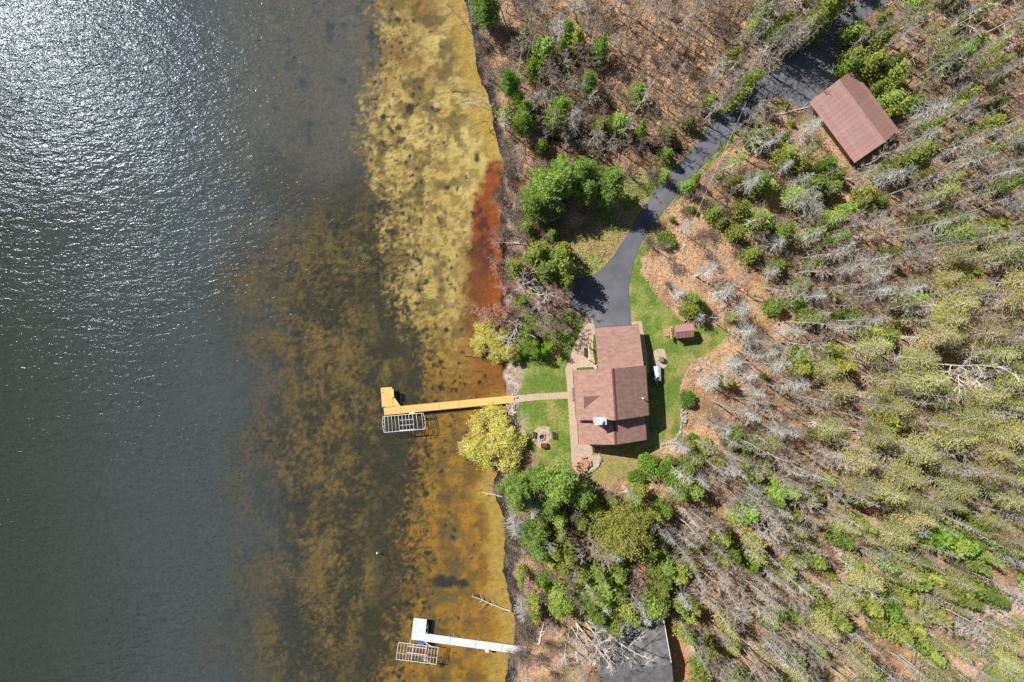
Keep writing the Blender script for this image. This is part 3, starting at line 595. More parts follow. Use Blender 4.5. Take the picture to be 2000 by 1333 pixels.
for s in (-.4, .4):
    b = MB(); b.box((s, 0, .11), (.12, .5, .26)); b.build('foot', 'stone', t)
b = MB(); b.chain([(0, 0, .86), (0, 0, 1.0)], .12, 8); b.build('valve_dome', 'white_paint', t)

# ------------------------------------------------------------------ play house on stilts
pz = 3.0
pg = gzf(*w2(1337, 648)); pc = (W(1319.6, 655.9, pz+pg*0+1.3)+W(1354.6, 651.8, pz+1.3))/2
rz = RAD(6.5); pk = thing('playhouse', 'raised wooden playhouse with red-brown metal gable roof on the east lawn', 'playhouse', (W(1336, 647, 4.2)[0], W(1336, 647, 4.2)[1], pg), rz)
L2, W2, eh, rh = 1.55, 1.0, 2.75, 3.55
b = MB(); Pq = lambda x: [(x, -W2+.2, 1.2), (x, W2-.2, 1.2), (x, W2-.2, eh+.02), (x, 0, rh-.15), (x, -W2+.2, eh+.02)]
b.add(Pq(-L2+.2)+Pq(L2-.2), [(4, 3, 2, 1, 0), (5, 6, 7, 8, 9), (0, 1, 6, 5), (1, 2, 7, 6), (4, 0, 5, 9), (2, 3, 8, 7), (3, 4, 9, 8)]); b.build('wall', 'cedar_wood', pk)
for sgn in (-1, 1):
    q = 5; w_ = 2*L2/q
    b = MB(); b.slab([(0, 0, 0), (w_-.02, 0, 0), (w_-.02, sgn*(W2+.15), -(rh-eh)*1.1), (0, sgn*(W2+.15), -(rh-eh)*1.1)], .03)
    b.slab([(w_*.42, 0, .04), (w_*.58, 0, .04), (w_*.58, sgn*(W2+.15), -(rh-eh)*1.1+.04), (w_*.42, sgn*(W2+.15), -(rh-eh)*1.1+.04)], .03); me = b.mesh('roof_panel', 'metal_roof')
    for k in range(q): o = link('roof_panel', me, pk); o.location = (-L2+k*w_, 0, rh)
b = MB()
b.slab([(-L2-.02, -.14, rh-.07), (L2+.02, -.14, rh-.07), (L2+.02, 0, rh+.03), (-L2-.02, 0, rh+.03)], .02); b.slab([(-L2-.02, .14, rh-.07), (L2+.02, .14, rh-.07), (L2+.02, .002, rh+.03), (-L2-.02, .002, rh+.03)], .02); b.build('ridge_cap', 'metal_roof', pk)
for x in (-L2+.25, L2-.25):
    for y in (-W2+.25, W2-.25): b = MB(); b.box((x, y, .6), (.14, .14, 1.24)); b.build('post', 'cedar_wood', pk)
b = MB(); b.box((-L2-.30, 0, 1.25), (.62, 2.1, .08)); b.build('porch_floor', 'new_wood', pk)
for y in (-.98, -.5, .0, .5, .98): b = MB(); b.box((-L2-.58, y, 1.6), (.06, .16, .7)); b.build('baluster', 'new_wood', pk)
b = MB(); b.box((-L2-.58, 0, 1.99), (.12, 2.1, .06)); b.build('rail', 'new_wood', pk)
for k in range(4): b = MB(); b.box((-L2-.75-.16*k, .05, 1.05-.28*k), (.14, 1.1, .05)); b.build('step', 'new_wood', pk)
for y in (-.52, .62): 
    b = MB(); b.slab([(-L2-.62, y-.03, 1.12), (-L2-.62, y+.03, 1.12), (-L2-1.32, y+.03, .0), (-L2-1.32, y-.03, .0)], .05); b.build('stringer', 'new_wood', pk)

# ------------------------------------------------------------------ docks and boat lifts
def plank_section(b, a, c, wl, wr, z, gap=.012, pw=.14, th=.05):
    """planks laid across a run from a to c (2D), wl / wr metres to each side"""
    a = np.array(a); c = np.array(c); d = c-a; L = np.linalg.norm(d); d = d/L; n = np.array([-d[1], d[0]]); k = max(1, int(round(L/pw))); s = L/k
    for i in range(k):
        p0 = a+d*(i*s+gap/2); p1 = a+d*((i+1)*s-gap/2); zz = z+random.uniform(-.004, .004)
        q = [p0+n*wl, p0-n*wr, p1-n*wr, p1+n*wl]; b.hexa([(*r, zz-th) for r in q]+[(*r, zz) for r in q])
D1 = .75
def pts(*P, z): return [W(x, y, z)[:2] for x, y in P]
dock = thing('dock', 'long tan wooden dock with square end platform and boat lift', 'dock', (*W(880, 785, 0)[:2], 0))
org = np.array([*W(880, 785, 0)[:2], 0])
def rel(v): return np.asarray(v)-org[:2]
aL = np.array(pts((750, 804), z=D1)[0]); aR = np.array(pts((1003.5, 779.6), z=D1)[0]); seams = [0, .13, .28, .43, .58, .71, .835, 1.0]
for i in range(len(seams)-1):
    p0 = aL+(aR-aL)*seams[i]; p1 = aL+(aR-aL)*(seams[i+1]-.0015); b = MB(); plank_section(b, rel(p0), rel(p1), .62, .62, D1); s = b.build('deck_section', 'dock_wood', dock)
    b = MB(); dd = (p1-p0)/np.linalg.norm(p1-p0); nn = np.array([-dd[1], dd[0]])
    for sg in (-.66, .66):
        q0 = rel(p0)+nn*sg; q1 = rel(p1)+nn*sg; b.hexa([(*(q0-nn*.03), D1-.17), (*(q1-nn*.03), D1-.17), (*(q1+nn*.03), D1-.17), (*(q0+nn*.03), D1-.17), (*(q0-nn*.03), D1-.012), (*(q1-nn*.03), D1-.012), (*(q1+nn*.03), D1-.012), (*(q0+nn*.03), D1-.012)])
    b.build('side_rail', 'dock_side', s)
    for sg in (-.74, .74):
        q = rel(p0)+nn*sg; b = MB(); b.chain([(*q, -2.2), (*q, D1+.18)], .035, 6); b.build('leg', 'alum', dock)
# end platform
pa, pb = pts((757, 795), (754.5, 757), z=D1); b = MB(); plank_section(b, rel(np.array(pa)+.0), rel(pb), .98, .98, D1+.004); s = b.build('end_platform', 'dock_wood', dock)
tri = pts((768, 773), (768.4, 794.0), (782, 793.6), z=D1); b = MB(); b.prism([rel(q) for q in tri], D1-.055, D1+.002); b.build('corner_gusset', 'dock_wood', dock)
b = MB(); q = rel(pts((766.6, 768), z=D1+.4)[0]); b.box((*q, D1+.40), (.42, 1.35, .05), RAD(4)); bn = b.build('bench_seat', 'dock_wood', dock)
for s in (-.5, .5): b = MB(); b.box((q[0], q[1]+s, D1+.19), (.36, .06, .38), RAD(4)); b.build('bench_support', 'dock_wood', bn)
b = MB(); b.box((q[0]+.26, q[1], D1+.62), (.05, 1.35, .45), RAD(4)); b.build('bench_back', 'dock_wood', bn)
for x, y in ((746.2, 765.5), (748.4, 793.5)):
    q = rel(pts((x, y), z=D1)[0]); b = MB(); b.chain([(q[0]-.14, q[1], -2.5), (q[0]-.14, q[1], D1+.5)], .045, 6); b.chain([(q[0]-.14, q[1], D1+.25), (q[0]+.16, q[1]-.08, D1+.1)], .04, 5); b.build('mooring_post', 'alum', dock)
q = rel(pts((764, 762), z=D1)[0]); b = MB(); b.slab([(q[0]-.7, q[1]+.45, D1+.06), (q[0]-.6, q[1]+.5, D1+.06), (q[0]+.35, q[1]-.1, D1+.06), (q[0]+.3, q[1]-.2, D1+.06)], .04); b.build('cleat_board', 'dock_wood', dock)

def frame_tubes(b, segs, r, z, org_):
    for p, q in segs:
        p = np.array(p); q = np.array(q); b.tubes([(*(p[:2]-org_), p[2])], [(*(q[:2]-org_), q[2])], r, r, 6)
# boat lift with canopy ribs by the tan dock
LZ = 2.3
lo = W(790, 827, 0)[:2]; lift = thing('boat_lift', 'empty white tube boat lift frame with curved ends beside the tan dock', 'boat lift', (*lo, 0))
def lp(x, y, z=LZ): return W(x, y, z)
NW, NE, SE, SW = lp(749, 814), lp(826, 807.2), lp(829.5, 838.5), lp(751, 845)
NWb, SWb = lp(748.5, 813.5), lp(752, 845.3)
b = MB(); frame_tubes(b, [(NW, NE), (SW, SE)], .055, LZ, lo); b.build('side_rail', 'alum', lift)
def lerp(a, c, t): return a+(c-a)*t
for t_, r in ((.02, .05), (.11, .035), (.20, .035), (.285, .035), (.375, .05), (.47, .035), (.555, .035), (.64, .035), (.735, .05), (.83, .04), (.965, .035)):
    a = lerp(NW, NE, t_); c = lerp(SW, SE, t_); mid = (a+c)/2+np.array([.05, 0, .22]); b = MB(); frame_tubes(b, [(a, (a+mid)/2+np.array([0, 0, .06])), ((a+mid)/2+np.array([0, 0, .06]), mid), (mid, (c+mid)/2+np.array([0, 0, .06])), ((c+mid)/2+np.array([0, 0, .06]), c)], r, LZ, lo); b.build('rib', 'alum', lift)
for sgn, (a, c) in ((-1, (NW, SW)), (1, (NE, SE))):
    b = MB(); pp = [lerp(a, c, s)+np.array([sgn*.34*sin(pi*(.12+.76*s))-sgn*.08, 0, 0]) for s in np.linspace(0, 1, 9)]; frame_tubes(b, [(pp[i], pp[i+1]) for i in range(8)]+[(pp[i], lerp(a, c, i/8)) for i in (1, 3, 5, 7)], .045, LZ, lo); b.build('end_bow', 'alum', lift)
for s in (.36, .68):
    a = lerp(lerp(NW, NE, .375), lerp(SW, SE, .375), s); c = lerp(lerp(NW, NE, .735), lerp(SW, SE, .735), s); b = MB(); frame_tubes(b, [(a-[0, 0, .9], c-[0, 0, .9])], .05, LZ, lo); b.build('cradle_beam', 'alum', lift)
for t_ in (.38, .735):
    for e0, e1 in ((NW, NE), (SW, SE)):
        a = lerp(e0, e1, t_); b = MB(); frame_tubes(b, [(a, a*[1, 1, 0]+[0, 0, -2.3])], .05, LZ, lo); b.build('leg', 'alum', lift)
b = MB(); a = lerp(SW, SE, .56); b.box((a[0]-lo[0], a[1]-lo[1]+.05, LZ-.05), (2.7, .22, .1), RAD(4.5)); b.build('winch_beam', 'alum', lift)
b = MB(); a = lerp(NW, NE, .72); b.box((a[0]-lo[0], a[1]-lo[1]+.1, LZ-.3), (.9, .3, .2), RAD(5)); b.build('winch_box', 'white_paint', lift)

# white dock at the south edge
D2 = 1.1; o2 = W(900, 1255, 0)[:2]; dock2 = thing('dock', 'pale grey metal dock with wide end platform near the cabin', 'dock', (*o2, 0))
a0 = W(829.5, 1245.3, D2)[:2]; a1 = W(1029, 1272.2, D2)[:2]
ss = [0, .25, .50, .76, 1.0]
for i in range(4):
    p0 = a0+(a1-a0)*ss[i]; p1 = a0+(a1-a0)*(ss[i+1]-.003); b = MB(); plank_section(b, p0-o2, p1-o2, .60, .60, D2, pw=.3, gap=.006); s = b.build('deck_section', 'white_deck', dock2)
    dd = (p1-p0)/np.linalg.norm(p1-p0); nn = np.array([-dd[1], dd[0]]); b = MB()
    for sg in (-.64, .64):
        q0 = p0-o2+nn*sg; q1 = p1-o2+nn*sg; b.hexa([(*(q0-nn*.03), D2-.17), (*(q1-nn*.03), D2-.17), (*(q1+nn*.03), D2-.17), (*(q0+nn*.03), D2-.17), (*(q0-nn*.03), D2+.012), (*(q1-nn*.03), D2+.012), (*(q1+nn*.03), D2+.012), (*(q0+nn*.03), D2+.012)])
    b.build('side_rail', 'white_paint', s)
    for sg in (-.72, .72):
        q = p0-o2+nn*sg+dd*.4; b = MB(); b.chain([(*q, -2.2), (*q, D2+.25)], .035, 6); b.build('leg', 'alum', dock2)
p0, p1 = W(816.0, 1251, D2)[:2], W(821, 1208.6, D2)[:2]; b = MB(); plank_section(b, p0-o2, p1-o2, 1.16, 1.16, D2+.004, pw=.3, gap=.006); b.build('end_platform', 'white_deck', dock2)
q = W(835, 1228, D2)[:2]-o2; b = MB(); b.chain([(q[0], q[1]+.45, -1.2), (q[0], q[1]+.45, D2+.8), (q[0]-.35, q[1]+.45, D2+.75)], .03, 5); b.chain([(q[0], q[1]-.45, -1.2), (q[0], q[1]-.45, D2+.8), (q[0]-.35, q[1]-.45, D2+.75)], .03, 5); ld = b.build('ladder', 'alum', dock2)
for k in range(5): b = MB(); b.box((q[0], q[1], -.8+k*.32), (.08, .86, .04)); b.build('rung', 'alum', ld)
p0, p1 = W(1029.5, 1272.3, D2)[:2], W(1040, 1273.8, D2)[:2]; b = MB(); plank_section(b, p0-o2, p1-o2, .60, .60, D2-.02, pw=.15); b.build('ramp', 'grey_wood', dock2)
q = W(951, 1269.8, D2)[:2]-o2; b = MB(); b.box((*q, D2+.42), (.6, .45, .05), RAD(-8)); s = b.build('step_bench', 'white_paint', dock2)
for sx in (-.25, .25): b = MB(); b.box((q[0]+sx, q[1], D2+.0), (.05, .4, .80), RAD(-8)); b.build('bench_support', 'alum', s)

L2Z = 1.9; lo = W(815, 1276, 0)[:2]; lift2 = thing('boat_lift', 'empty white boat lift with wooden bunks beside the pale dock', 'boat lift', (*lo, 0))
A, B, C, D = [W(x, y, L2Z) for x, y in ((778.5, 1255), (856, 1264.8), (852, 1298), (773.8, 1288))]
b = MB(); frame_tubes(b, [(A, B), (B, C), (C, D), (D, A)], .055, L2Z, lo); b.build('frame', 'alum', lift2)
for i in range(1, 13):
    t_ = i/13; a = lerp(A, B, t_); c = lerp(D, C, t_); m = (a+c)/2+np.array([0, 0, .25]); b = MB(); frame_tubes(b, [(a, m), (m, c)], .03, L2Z, lo); b.build('rib', 'alum', lift2)
a = lerp(A, D, .62); c = lerp(B, C, .62); b = MB(); frame_tubes(b, [(a, c)], .035, L2Z, lo); b.build('middle_rail', 'alum', lift2)
for s, t0, t1 in ((.22, .24, .72), (.60, .24, .74)):
    a = lerp(lerp(A, B, t0), lerp(D, C, t0), s); c = lerp(lerp(A, B, t1), lerp(D, C, t1), s); d = c-a; b = MB(); b.box(((a+c)[0]/2-lo[0], (a+c)[1]/2-lo[1], L2Z-.5), (np.linalg.norm(d[:2]), .16, .14), math.atan2(d[1], d[0])); b.build('bunk_board', 'bunk_wood', lift2)
for t_ in (.36, .70):
    a = lerp(A, B, t_); c = lerp(D, C, t_); b = MB(); frame_tubes(b, [(a-[0, 0, .6], c-[0, 0, .6])], .06, L2Z, lo); b.build('cradle_beam', 'alum', lift2)
    for p in (a, c): b = MB(); frame_tubes(b, [(p+[0, 0, .1], p*[1, 1, 0]+[0, 0, -2.2])], .05, L2Z, lo); b.build('leg', 'alum', lift2)
for (x0, y0, x1, y1) in ((803, 1249, 801, 1257), (829, 1254, 846, 1265), (826, 1286, 843, 1297)):
    b = MB(); frame_tubes(b, [(W(x0, y0, 1.3), W(x1, y1, L2Z))], .05, L2Z, lo); b.build('brace', 'alum', lift2)
q = W(822, 1257, 1.6)[:2]-lo; b = MB(); b.box((*q, 1.5), (1.1, .45, .35), RAD(-7)); b.build('winch_cover', 'blue_plastic', lift2)

# ------------------------------------------------------------------ yard things
def stone_mesh(r, n=3):
    import bmesh
    bm = bmesh.new(); bmesh.ops.create_icosphere(bm, subdivisions=1, radius=1)
    for v in bm.verts: v.co *= r.uniform(.78, 1.15)
    me = bpy.data.meshes.new('stone'); bm.to_mesh(me); bm.free(); return me
rs = np.random.default_rng(12); STONES = []
for k in range(8):
    me = stone_mesh(rs); me.materials.append(M['stone']); STONES.append(me)
def stone_row(name, label, path_px, size, zoff=.15, step=.42, double=False):
    P = np.array([w2(*p) for p in path_px]); seg = np.linalg.norm(np.diff(P, axis=0), axis=1); L = seg.sum(); cum = np.concatenate([[0], np.cumsum(seg)])
    t = thing(name, label, 'wall', (*P[0], gzf(*P[0])))
    for s in np.arange(0, L, step):
        p = np.array([np.interp(s, cum, P[:, 0]), np.interp(s, cum, P[:, 1])])+rs.normal(size=2)*.05; o = link('stone', STONES[rs.integers(8)], t)
        o.location = (p[0]-P[0][0], p[1]-P[0][1], zoff+rs.uniform(-.03, .05)); o.rotation_euler = (rs.uniform(0, 6), 0, rs.uniform(0, 6)); o.scale = tuple(size*rs.uniform(.75, 1.2, 3)*np.array([1.15, 1, .8]))
    return t
stone_row('stone_wall', 'curved low wall of pale stones edging the east lawn', [(1331.5, 800), (1331, 820), (1330.5, 832), (1327, 846), (1320, 857), (1309, 865), (1298, 868), (1290, 869)], .24, step=.36)
stone_row('stone_wall', 'white stone edging round the end of the south patio', [(1172, 878), (1172, 890), (1172, 900), (1168, 910), (1161, 917), (1150, 922.5), (1138, 924.5), (1127.5, 926)], .25, step=.38)
pile = thing('stone_pile', 'heap of brownish stones at the head of the curved wall', 'stone pile', (*w2(1337, 815), gzf(*w2(1337, 815))))
for k in range(16):
    o = link('stone', STONES[k % 8], pile); o.location = (rs.normal()*.25, rs.uniform(-.9, .9), .12+rs.uniform(0, .25)); o.rotation_euler = tuple(rs.uniform(0, 6, 3)); o.scale = tuple(rs.uniform(.2, .34, 3))
p = w2(1363, 720); o = link('boulder', STONES[2]); o.location = (*p, gzf(*p)+.25); o.scale = (.62, .55, .45); tag(o, 'single round pale boulder on the dry grass east of the lawn', 'boulder')
# rip-rap stones on the shore either side of the dock
for k in range(44):
    y = rs.choice([rs.uniform(640, 772), rs.uniform(790, 850)]) if k > 20 else rs.uniform(758, 800); p = w2(1000, y, .6); x = float(shore_x(p[1]))+rs.uniform(.1, 1.9); s = rs.uniform(.14, .34)
    o = link('shore_stone', STONES[k % 8]); o.location = (x, p[1], gzf(x, p[1])+s*.3); o.rotation_euler = tuple(rs.uniform(0, 6, 3)); o.scale = (s, s*rs.uniform(.7, 1.2), s*.7)
    tag(o, 'pale rounded stone on the shore bank by the tan dock', 'stone', 'stones along the shore by the dock')

# round fire-pit terrace
fc = w2(1062.5, 854.5); fz = gzf(*fc); fp = thing('fire_terrace', 'round terrace of tan flagstones on the west lawn', 'terrace', (*fc, fz))
b = MB(); b.prism([(1.96*cos(a), 1.96*sin(a)) for a in np.linspace(0, 2*pi, 41)[:-1]], -.15, .05); b.build('base', 'flagstone', fp)
for ring, (r0, r1, n) in enumerate(((.62, .98, 10), (1.0, 1.44, 15), (1.46, 1.98, 20))):
    for k in range(n):
        a0, a1 = 2*pi*(k+.03)/n+ring*.2, 2*pi*(k+.97)/n+ring*.2; b = MB(); aa = np.linspace(a0, a1, 4); z = .07+rs.uniform(0, .015)
        b.prism([(r1*cos(a), r1*sin(a)) for a in aa]+[((r0+.02)*cos(a), (r0+.02)*sin(a)) for a in aa[::-1]], .03, z); b.build('flagstone', 'flagstone', fp)
fr = thing('fire_pit', 'stone ring fire pit in the middle of the round terrace', 'fire pit', (fc[0]-.35, fc[1]+.1, fz+.06))
for k in range(11):
    a = 2*pi*k/11; o = link('stone', STONES[k % 8], fr); o.location = (.52*cos(a), .52*sin(a), .14); o.rotation_euler = (0, 0, a); o.scale = (.17, .15, .15)
b = MB(); b.prism([(.42*cos(a), .42*sin(a)) for a in np.linspace(0, 2*pi, 17)[:-1]], .0, .05); b.build('ash_bed', 'char', fr)
def bench(name, label, p, rz, L=1.25, mats='dark_wood', back=True, z=None, cat='bench'):
    t = thing(name, label, cat, (*p, gzf(*p) if z is None else z), rz)
    for k in range(3): b = MB(); b.box((0, -.14+k*.14, .44), (L, .12, .04)); b.build('seat_slat', mats, t)
    if back:
        for k in range(2): b = MB(); b.box((0, .26+.03*k, .6+.18*k), (L, .03, .13)); b.build('back_slat', mats, t)
    for s in (-1, 1): b = MB(); b.box((s*(L/2-.1), 0, .21), (.06, .42, .42)); b.build('leg', mats, t)
    return t
bench('bench', 'dark bench on the lawn side of the round terrace', (fc[0]+1.62, fc[1]+.35), RAD(95-180), z=fz+.08)
bench('bench', 'dark bench under the yellow tree side of the round terrace', (fc[0]-1.65, fc[1]+.45), RAD(85), z=fz+.08, L=1.05)
ch_ = thing('garden_seat', 'dark double seat with red cushion at the edge of the round terrace', 'seat', (fc[0]+.05, fc[1]-1.35, fz+.08), RAD(185))
b = MB(); b.box((0, 0, .32), (1.0, .62, .1)); b.build('seat', 'dark_wood', ch_); b = MB(); b.box((0, 0, .42), (.86, .54, .10)); b.build('cushion', 'red_cushion', ch_)
b = MB(); b.box((0, .36, .6), (1.0, .08, .62)); b.build('backrest', 'dark_wood', ch_)
for s in (-.54, .54): b = MB(); b.box((s, 0, .34), (.07, .66, .56)); b.build('armrest', 'dark_wood', ch_)
# wooden octagonal picnic table with four benches and a chair
pt = w2(1140, 905); pz_ = gzf(*pt)+.09; t = thing('picnic_table', 'octagonal wooden picnic table with attached benches on the south patio', 'table', (*pt, pz_), RAD(5))
for k in range(7):
    y = -.66+k*.22; hwid = .80 if abs(y) < .36 else .80-(abs(y)-.33)*.95; b = MB(); b.box((0, y, .76), (2*hwid, .205, .045)); b.build('table_board', 'cedar_wood', t)
for k in range(4):
    a = k*pi/2; b = MB(); b.box((1.08*cos(a), 1.08*sin(a), .45), (.30, 1.05, .05), a); b.build('bench_seat', 'new_wood' if k in (0, 3) else 'cedar_wood', t)
    b = MB(); b.box((.6*cos(a), .6*sin(a), .38), (1.1, .08, .08), a); b.build('bench_arm', 'cedar_wood', t)
    b = MB(); b.box((.45*cos(a+.78), .45*sin(a+.78), .37), (.09, .09, .74), a); b.build('leg', 'cedar_wood', t)
sd = thing('side_chair', 'orange wooden chair below the picnic table', 'chair', (*(w2(1139, 915.5)), pz_), RAD(180))
b = MB(); b.box((0, 0, .4), (.6, .55, .05)); b.build('seat', 'new_wood', sd); b = MB(); b.box((0, .3, .7), (.6, .06, .6)); b.build('backrest', 'cedar_wood', sd)
for s in (-1, 1):
    b = MB(); b.box((s*.3, 0, .58), (.09, .6, .04)); b.build('armrest', 'new_wood', sd)
    for q in (-.22, .22): b = MB(); b.box((s*.28, q, .2), (.06, .06, .4)); b.build('leg', 'new_wood', sd)
# swing bench by the lake side wall, porch bench and white arbour on the north-west patio
bench('bench', 'long dark slatted bench on the paving by the lake-side wall', w2(1119.5, 770)+np.array([0, 0]), RAD(-86), L=2.3, mats='grey_wood', z=GZ0+.09)
bench('bench', 'brown bench beside the white post on the shaded patio', w2(1143, 688), RAD(92), L=1.5, mats='dark_wood', z=GZ0+.09)
ab = thing('arbour', 'white wooden arbour beam on two posts over the shaded patio', 'arbour', (*w2(1147, 689), GZ0+.085), RAD(2))
b = MB(); b.box((0, 0, 2.3), (.12, 2.4, .12)); b.build('beam', 'white_paint', ab)
for s in (-1.1, 1.1): b = MB(); b.box((0, s, 1.13), (.11, .11, 2.24)); b.build('post', 'white_paint', ab)
b = MB(); b.tubes([(0, 1.1, 2.25), (0, 1.1, 2.25)], [(.75, 1.95, 2.3), (-.95, 1.75, 2.3)], .04, .04, 5); b.build('brace', 'cedar_wood', ab)
# planter box beside the house corner, white cabinet
pb_ = thing('planter_box', 'white planter box in the corner between the roofs', 'planter', (*w2(1166.5, 716), GZ0+.1), HA)
b = MB()
for cx, cy, sx, sy in ((-.28, 0, .06, .6), (.28, 0, .06, .6), (0, -.28, .5, .06), (0, .28, .5, .06)): b.box((cx, cy, .3), (sx, sy, .6))
b.build('box', 'white_paint', pb_); b = MB(); b.box((0, 0, .25), (.5, .5, .5)); b.build('soil', 'char', pb_)
# stone pad with smoker, covered trailer box
pc_ = w2(1288, 704); pzz = gzf(*pc_); pad = thing('stone_pad', 'irregular tan flagstone pad on the lawn behind the house', 'paving', (*pc_, pzz))
out_ = np.array([(-13, -8), (-9, -20), (0, -22), (9, -21), (13, -10), (14, 4), (13, 12), (4, 17), (-2, 14), (-9, 8)])*.0889*np.array([1, -1])
b = MB(); b.prism([tuple(q) for q in catmull(out_, 3)], -.12, .06); b.build('base', 'flagstone', pad)
for k in range(26):
    q = rs.uniform(-1, 1, 2)*np.array([1.15, 1.75])
    if not inpoly(np.array([q[0]]), np.array([q[1]]), [tuple(v*.85) for v in out_])[0]: continue
    b = MB(); r0 = rs.uniform(.18, .30); b.prism([(q[0]+r0*rs.uniform(.8, 1.1)*cos(a), q[1]+r0*rs.uniform(.8, 1.1)*sin(a)) for a in np.linspace(0, 2*pi, 7)[:-1]], .04, .075+rs.uniform(0, .02)); b.build('flagstone', 'flagstone', pad)
sm = thing('smoker', 'grey box grill standing on the tan stone pad', 'grill', (pc_[0]+.15, pc_[1]+.22, pzz+.07), RAD(-6))
b = MB(); b.box((0, 0, .75), (.62, .8, .6)); b.build('cook_box', 'grey_wood', sm); b = MB(); b.box((.05, 0, 1.08), (.55, .82, .06)); b.build('lid', 'grey_wood', sm)
for sx in (-.25, .25):
    for sy in (-.32, .32): b = MB(); b.box((sx, sy, .22), (.06, .06, .45)); b.build('leg', 'dark_wood', sm)
b = MB(); b.chain([(.1, .2, 1.1), (.1, .2, 1.6)], .06, 7); b.build('flue', 'dark_wood', sm)
tq = w2(1281, 729); tz = gzf(*tq); tr_ = thing('covered_trailer', 'pale blue covered trailer box parked close to the east wall', 'trailer', (*tq, tz), RAD(4))
b = MB(); P = lambda y, s=1.0: [(-.62*s, y, .35), (.62*s, y, .35), (.62*s, y, 1.3), (.08, y, 1.62), (-.62*s, y, 1.45)]
b.add(P(-1.3, .85)+P(1.25), [(0, 1, 2, 3, 4), (9, 8, 7, 6, 5), (5, 6, 1, 0), (6, 7, 2, 1), (0, 4, 9, 5), (7, 8, 3, 2), (8, 9, 4, 3)]); b.build('cover', 'tarp_blue', tr_)
for s in (-.66, .66): b = MB(); b.tubes([(s-.08, -.1, .3)], [(s+.08, -.1, .3)], .3, .3, 14); b.build('wheel', 'char', tr_)
b = MB(); b.box((0, -1.75, .38), (.08, .9, .08)); b.build('tow_bar', 'alum', tr_)
# bird / buoy on the water
q = W(737, 1081, .1); t = thing('buoy', 'tiny white buoy floating alone on the dark water', 'buoy', (q[0], q[1], 0))
b = MB(); zz = np.array([-.2, -.1, .05, .2, .3, .34]); rr = np.array([.08, .2, .24, .18, .08, .02]); b.chain(np.column_stack([0*zz, 0*zz, zz]), rr, 10); b.build('float', 'white_paint', t, smooth=True); b = MB(); b.chain([(0, 0, .32), (0, 0, .5)], .03, 5); b.build('mast', 'white_paint', t)
# overhead cable from tree to tree
a = W(1520, 66, 10); c = W(1320, 512, 8); b = MB(); n = 24; P = [a+(c-a)*i/n-np.array([0, 0, 1.1*4*(i/n)*(1-i/n)]) for i in range(n+1)]; b.chain(np.array(P)-[*c[:2], 0], .028, 4)
o = b.build('overhead_cable', 'lichen_twig'); o.location = (*c[:2], 0); tag(o, 'thin pale overhead cable slanting across the drive and brown clearing', 'cable')
# ------------------------------------------------------------------ vegetation: meshes of each kind, shared by the copies
def unit(a): return a/np.maximum(np.linalg.norm(a, axis=-1, keepdims=True), 1e-9)
def trunk_pts(h, r, rg, n=7, wob=.02, top=.08):
    z = np.linspace(0, h, n); w = np.cumsum(rg.normal(size=(n, 2))*wob*h/n*2, 0); w[0] = 0
    return np.column_stack([w, z]), r*(1-(1-top)*(z/h)**.9)
def at_z(P, z): return np.array([np.interp(z, P[:, 2], P[:, 0]), np.interp(z, P[:, 2], P[:, 1]), z])

def gen_conifer(seed, h, R, start=.2, whorl=.55, nb=5, leaf=(.34, .13), q=9, spread=.2, a0=5, a1=40, power=.8, droop=.0, step=.4, lat=.33, tr=.018, up=.8, belly=3.0, bare_low=0):
    """trunk and crown of a needle-leaved tree: whorls of limbs that carry side sprays of small leaf faces"""
    rg = np.random.default_rng(seed); tb = MB(); cb = MB(); P, r = trunk_pts(h, h*tr, rg); tb.chain(P, r, 6)
    C = []; D = []; S0 = []; S1 = []
    for z in np.arange(start*h, h*.985, whorl*rg.uniform(.9, 1.1)):
        t = (z/h-start)/(1-start); L0 = R*max(.06, (1-t)**power*min(1, .45+t*belly)); n = nb if t < .8 else 4
        ph = rg.uniform(0, 6.28)
        for k in range(n):
            L = L0*rg.uniform(.65, 1.15); az = ph+6.283*k/n+rg.normal()*.25; el = RAD(a0+(a1-a0)*t+rg.normal()*7); o = at_z(P, z+rg.uniform(-.3, .3)*whorl)
            d = np.array([cos(az)*cos(el), sin(az)*cos(el), sin(el)]); side = np.array([-sin(az), cos(az), 0])
            tip = o+d*L-np.array([0, 0, droop*L*L*.1]); S0.append(o); S1.append(tip)
            m = max(2, int(L/step)); s = np.linspace(.22, 1, m)+rg.normal(size=m)*.03
            for si in s:
                base = o+(tip-o)*si; ll = lat*L*(1.15-si)+.12
                for sg in (-1, 1):
                    e = base+side*sg*ll+d*ll*.55; nn = max(1, int(q*ll/.45)); u = rg.uniform(.1, 1.05, nn)[:, None]
                    C.append(base+(e-base)*u+rg.normal(size=(nn, 3))*spread*np.array([1, 1, .55])); D.append(np.tile(unit(e-base), (nn, 1)))
    if bare_low:
        for i in range(bare_low):
            z = rg.uniform(.12, start)*h; az = rg.uniform(0, 6.28); o = at_z(P, z); L = R*rg.uniform(.3, .8); S0.append(o); S1.append(o+np.array([cos(az)*L, sin(az)*L, rg.uniform(-.25, .1)*L]))
    S0 = np.array(S0); S1 = np.array(S1); tb.tubes(S0, S1, h*.0022+.012, .008, 3)
    C = np.concatenate(C); D = np.concatenate(D); cb.leaves(C, leaf[0], leaf[1], rg, up, D); return tb, cb

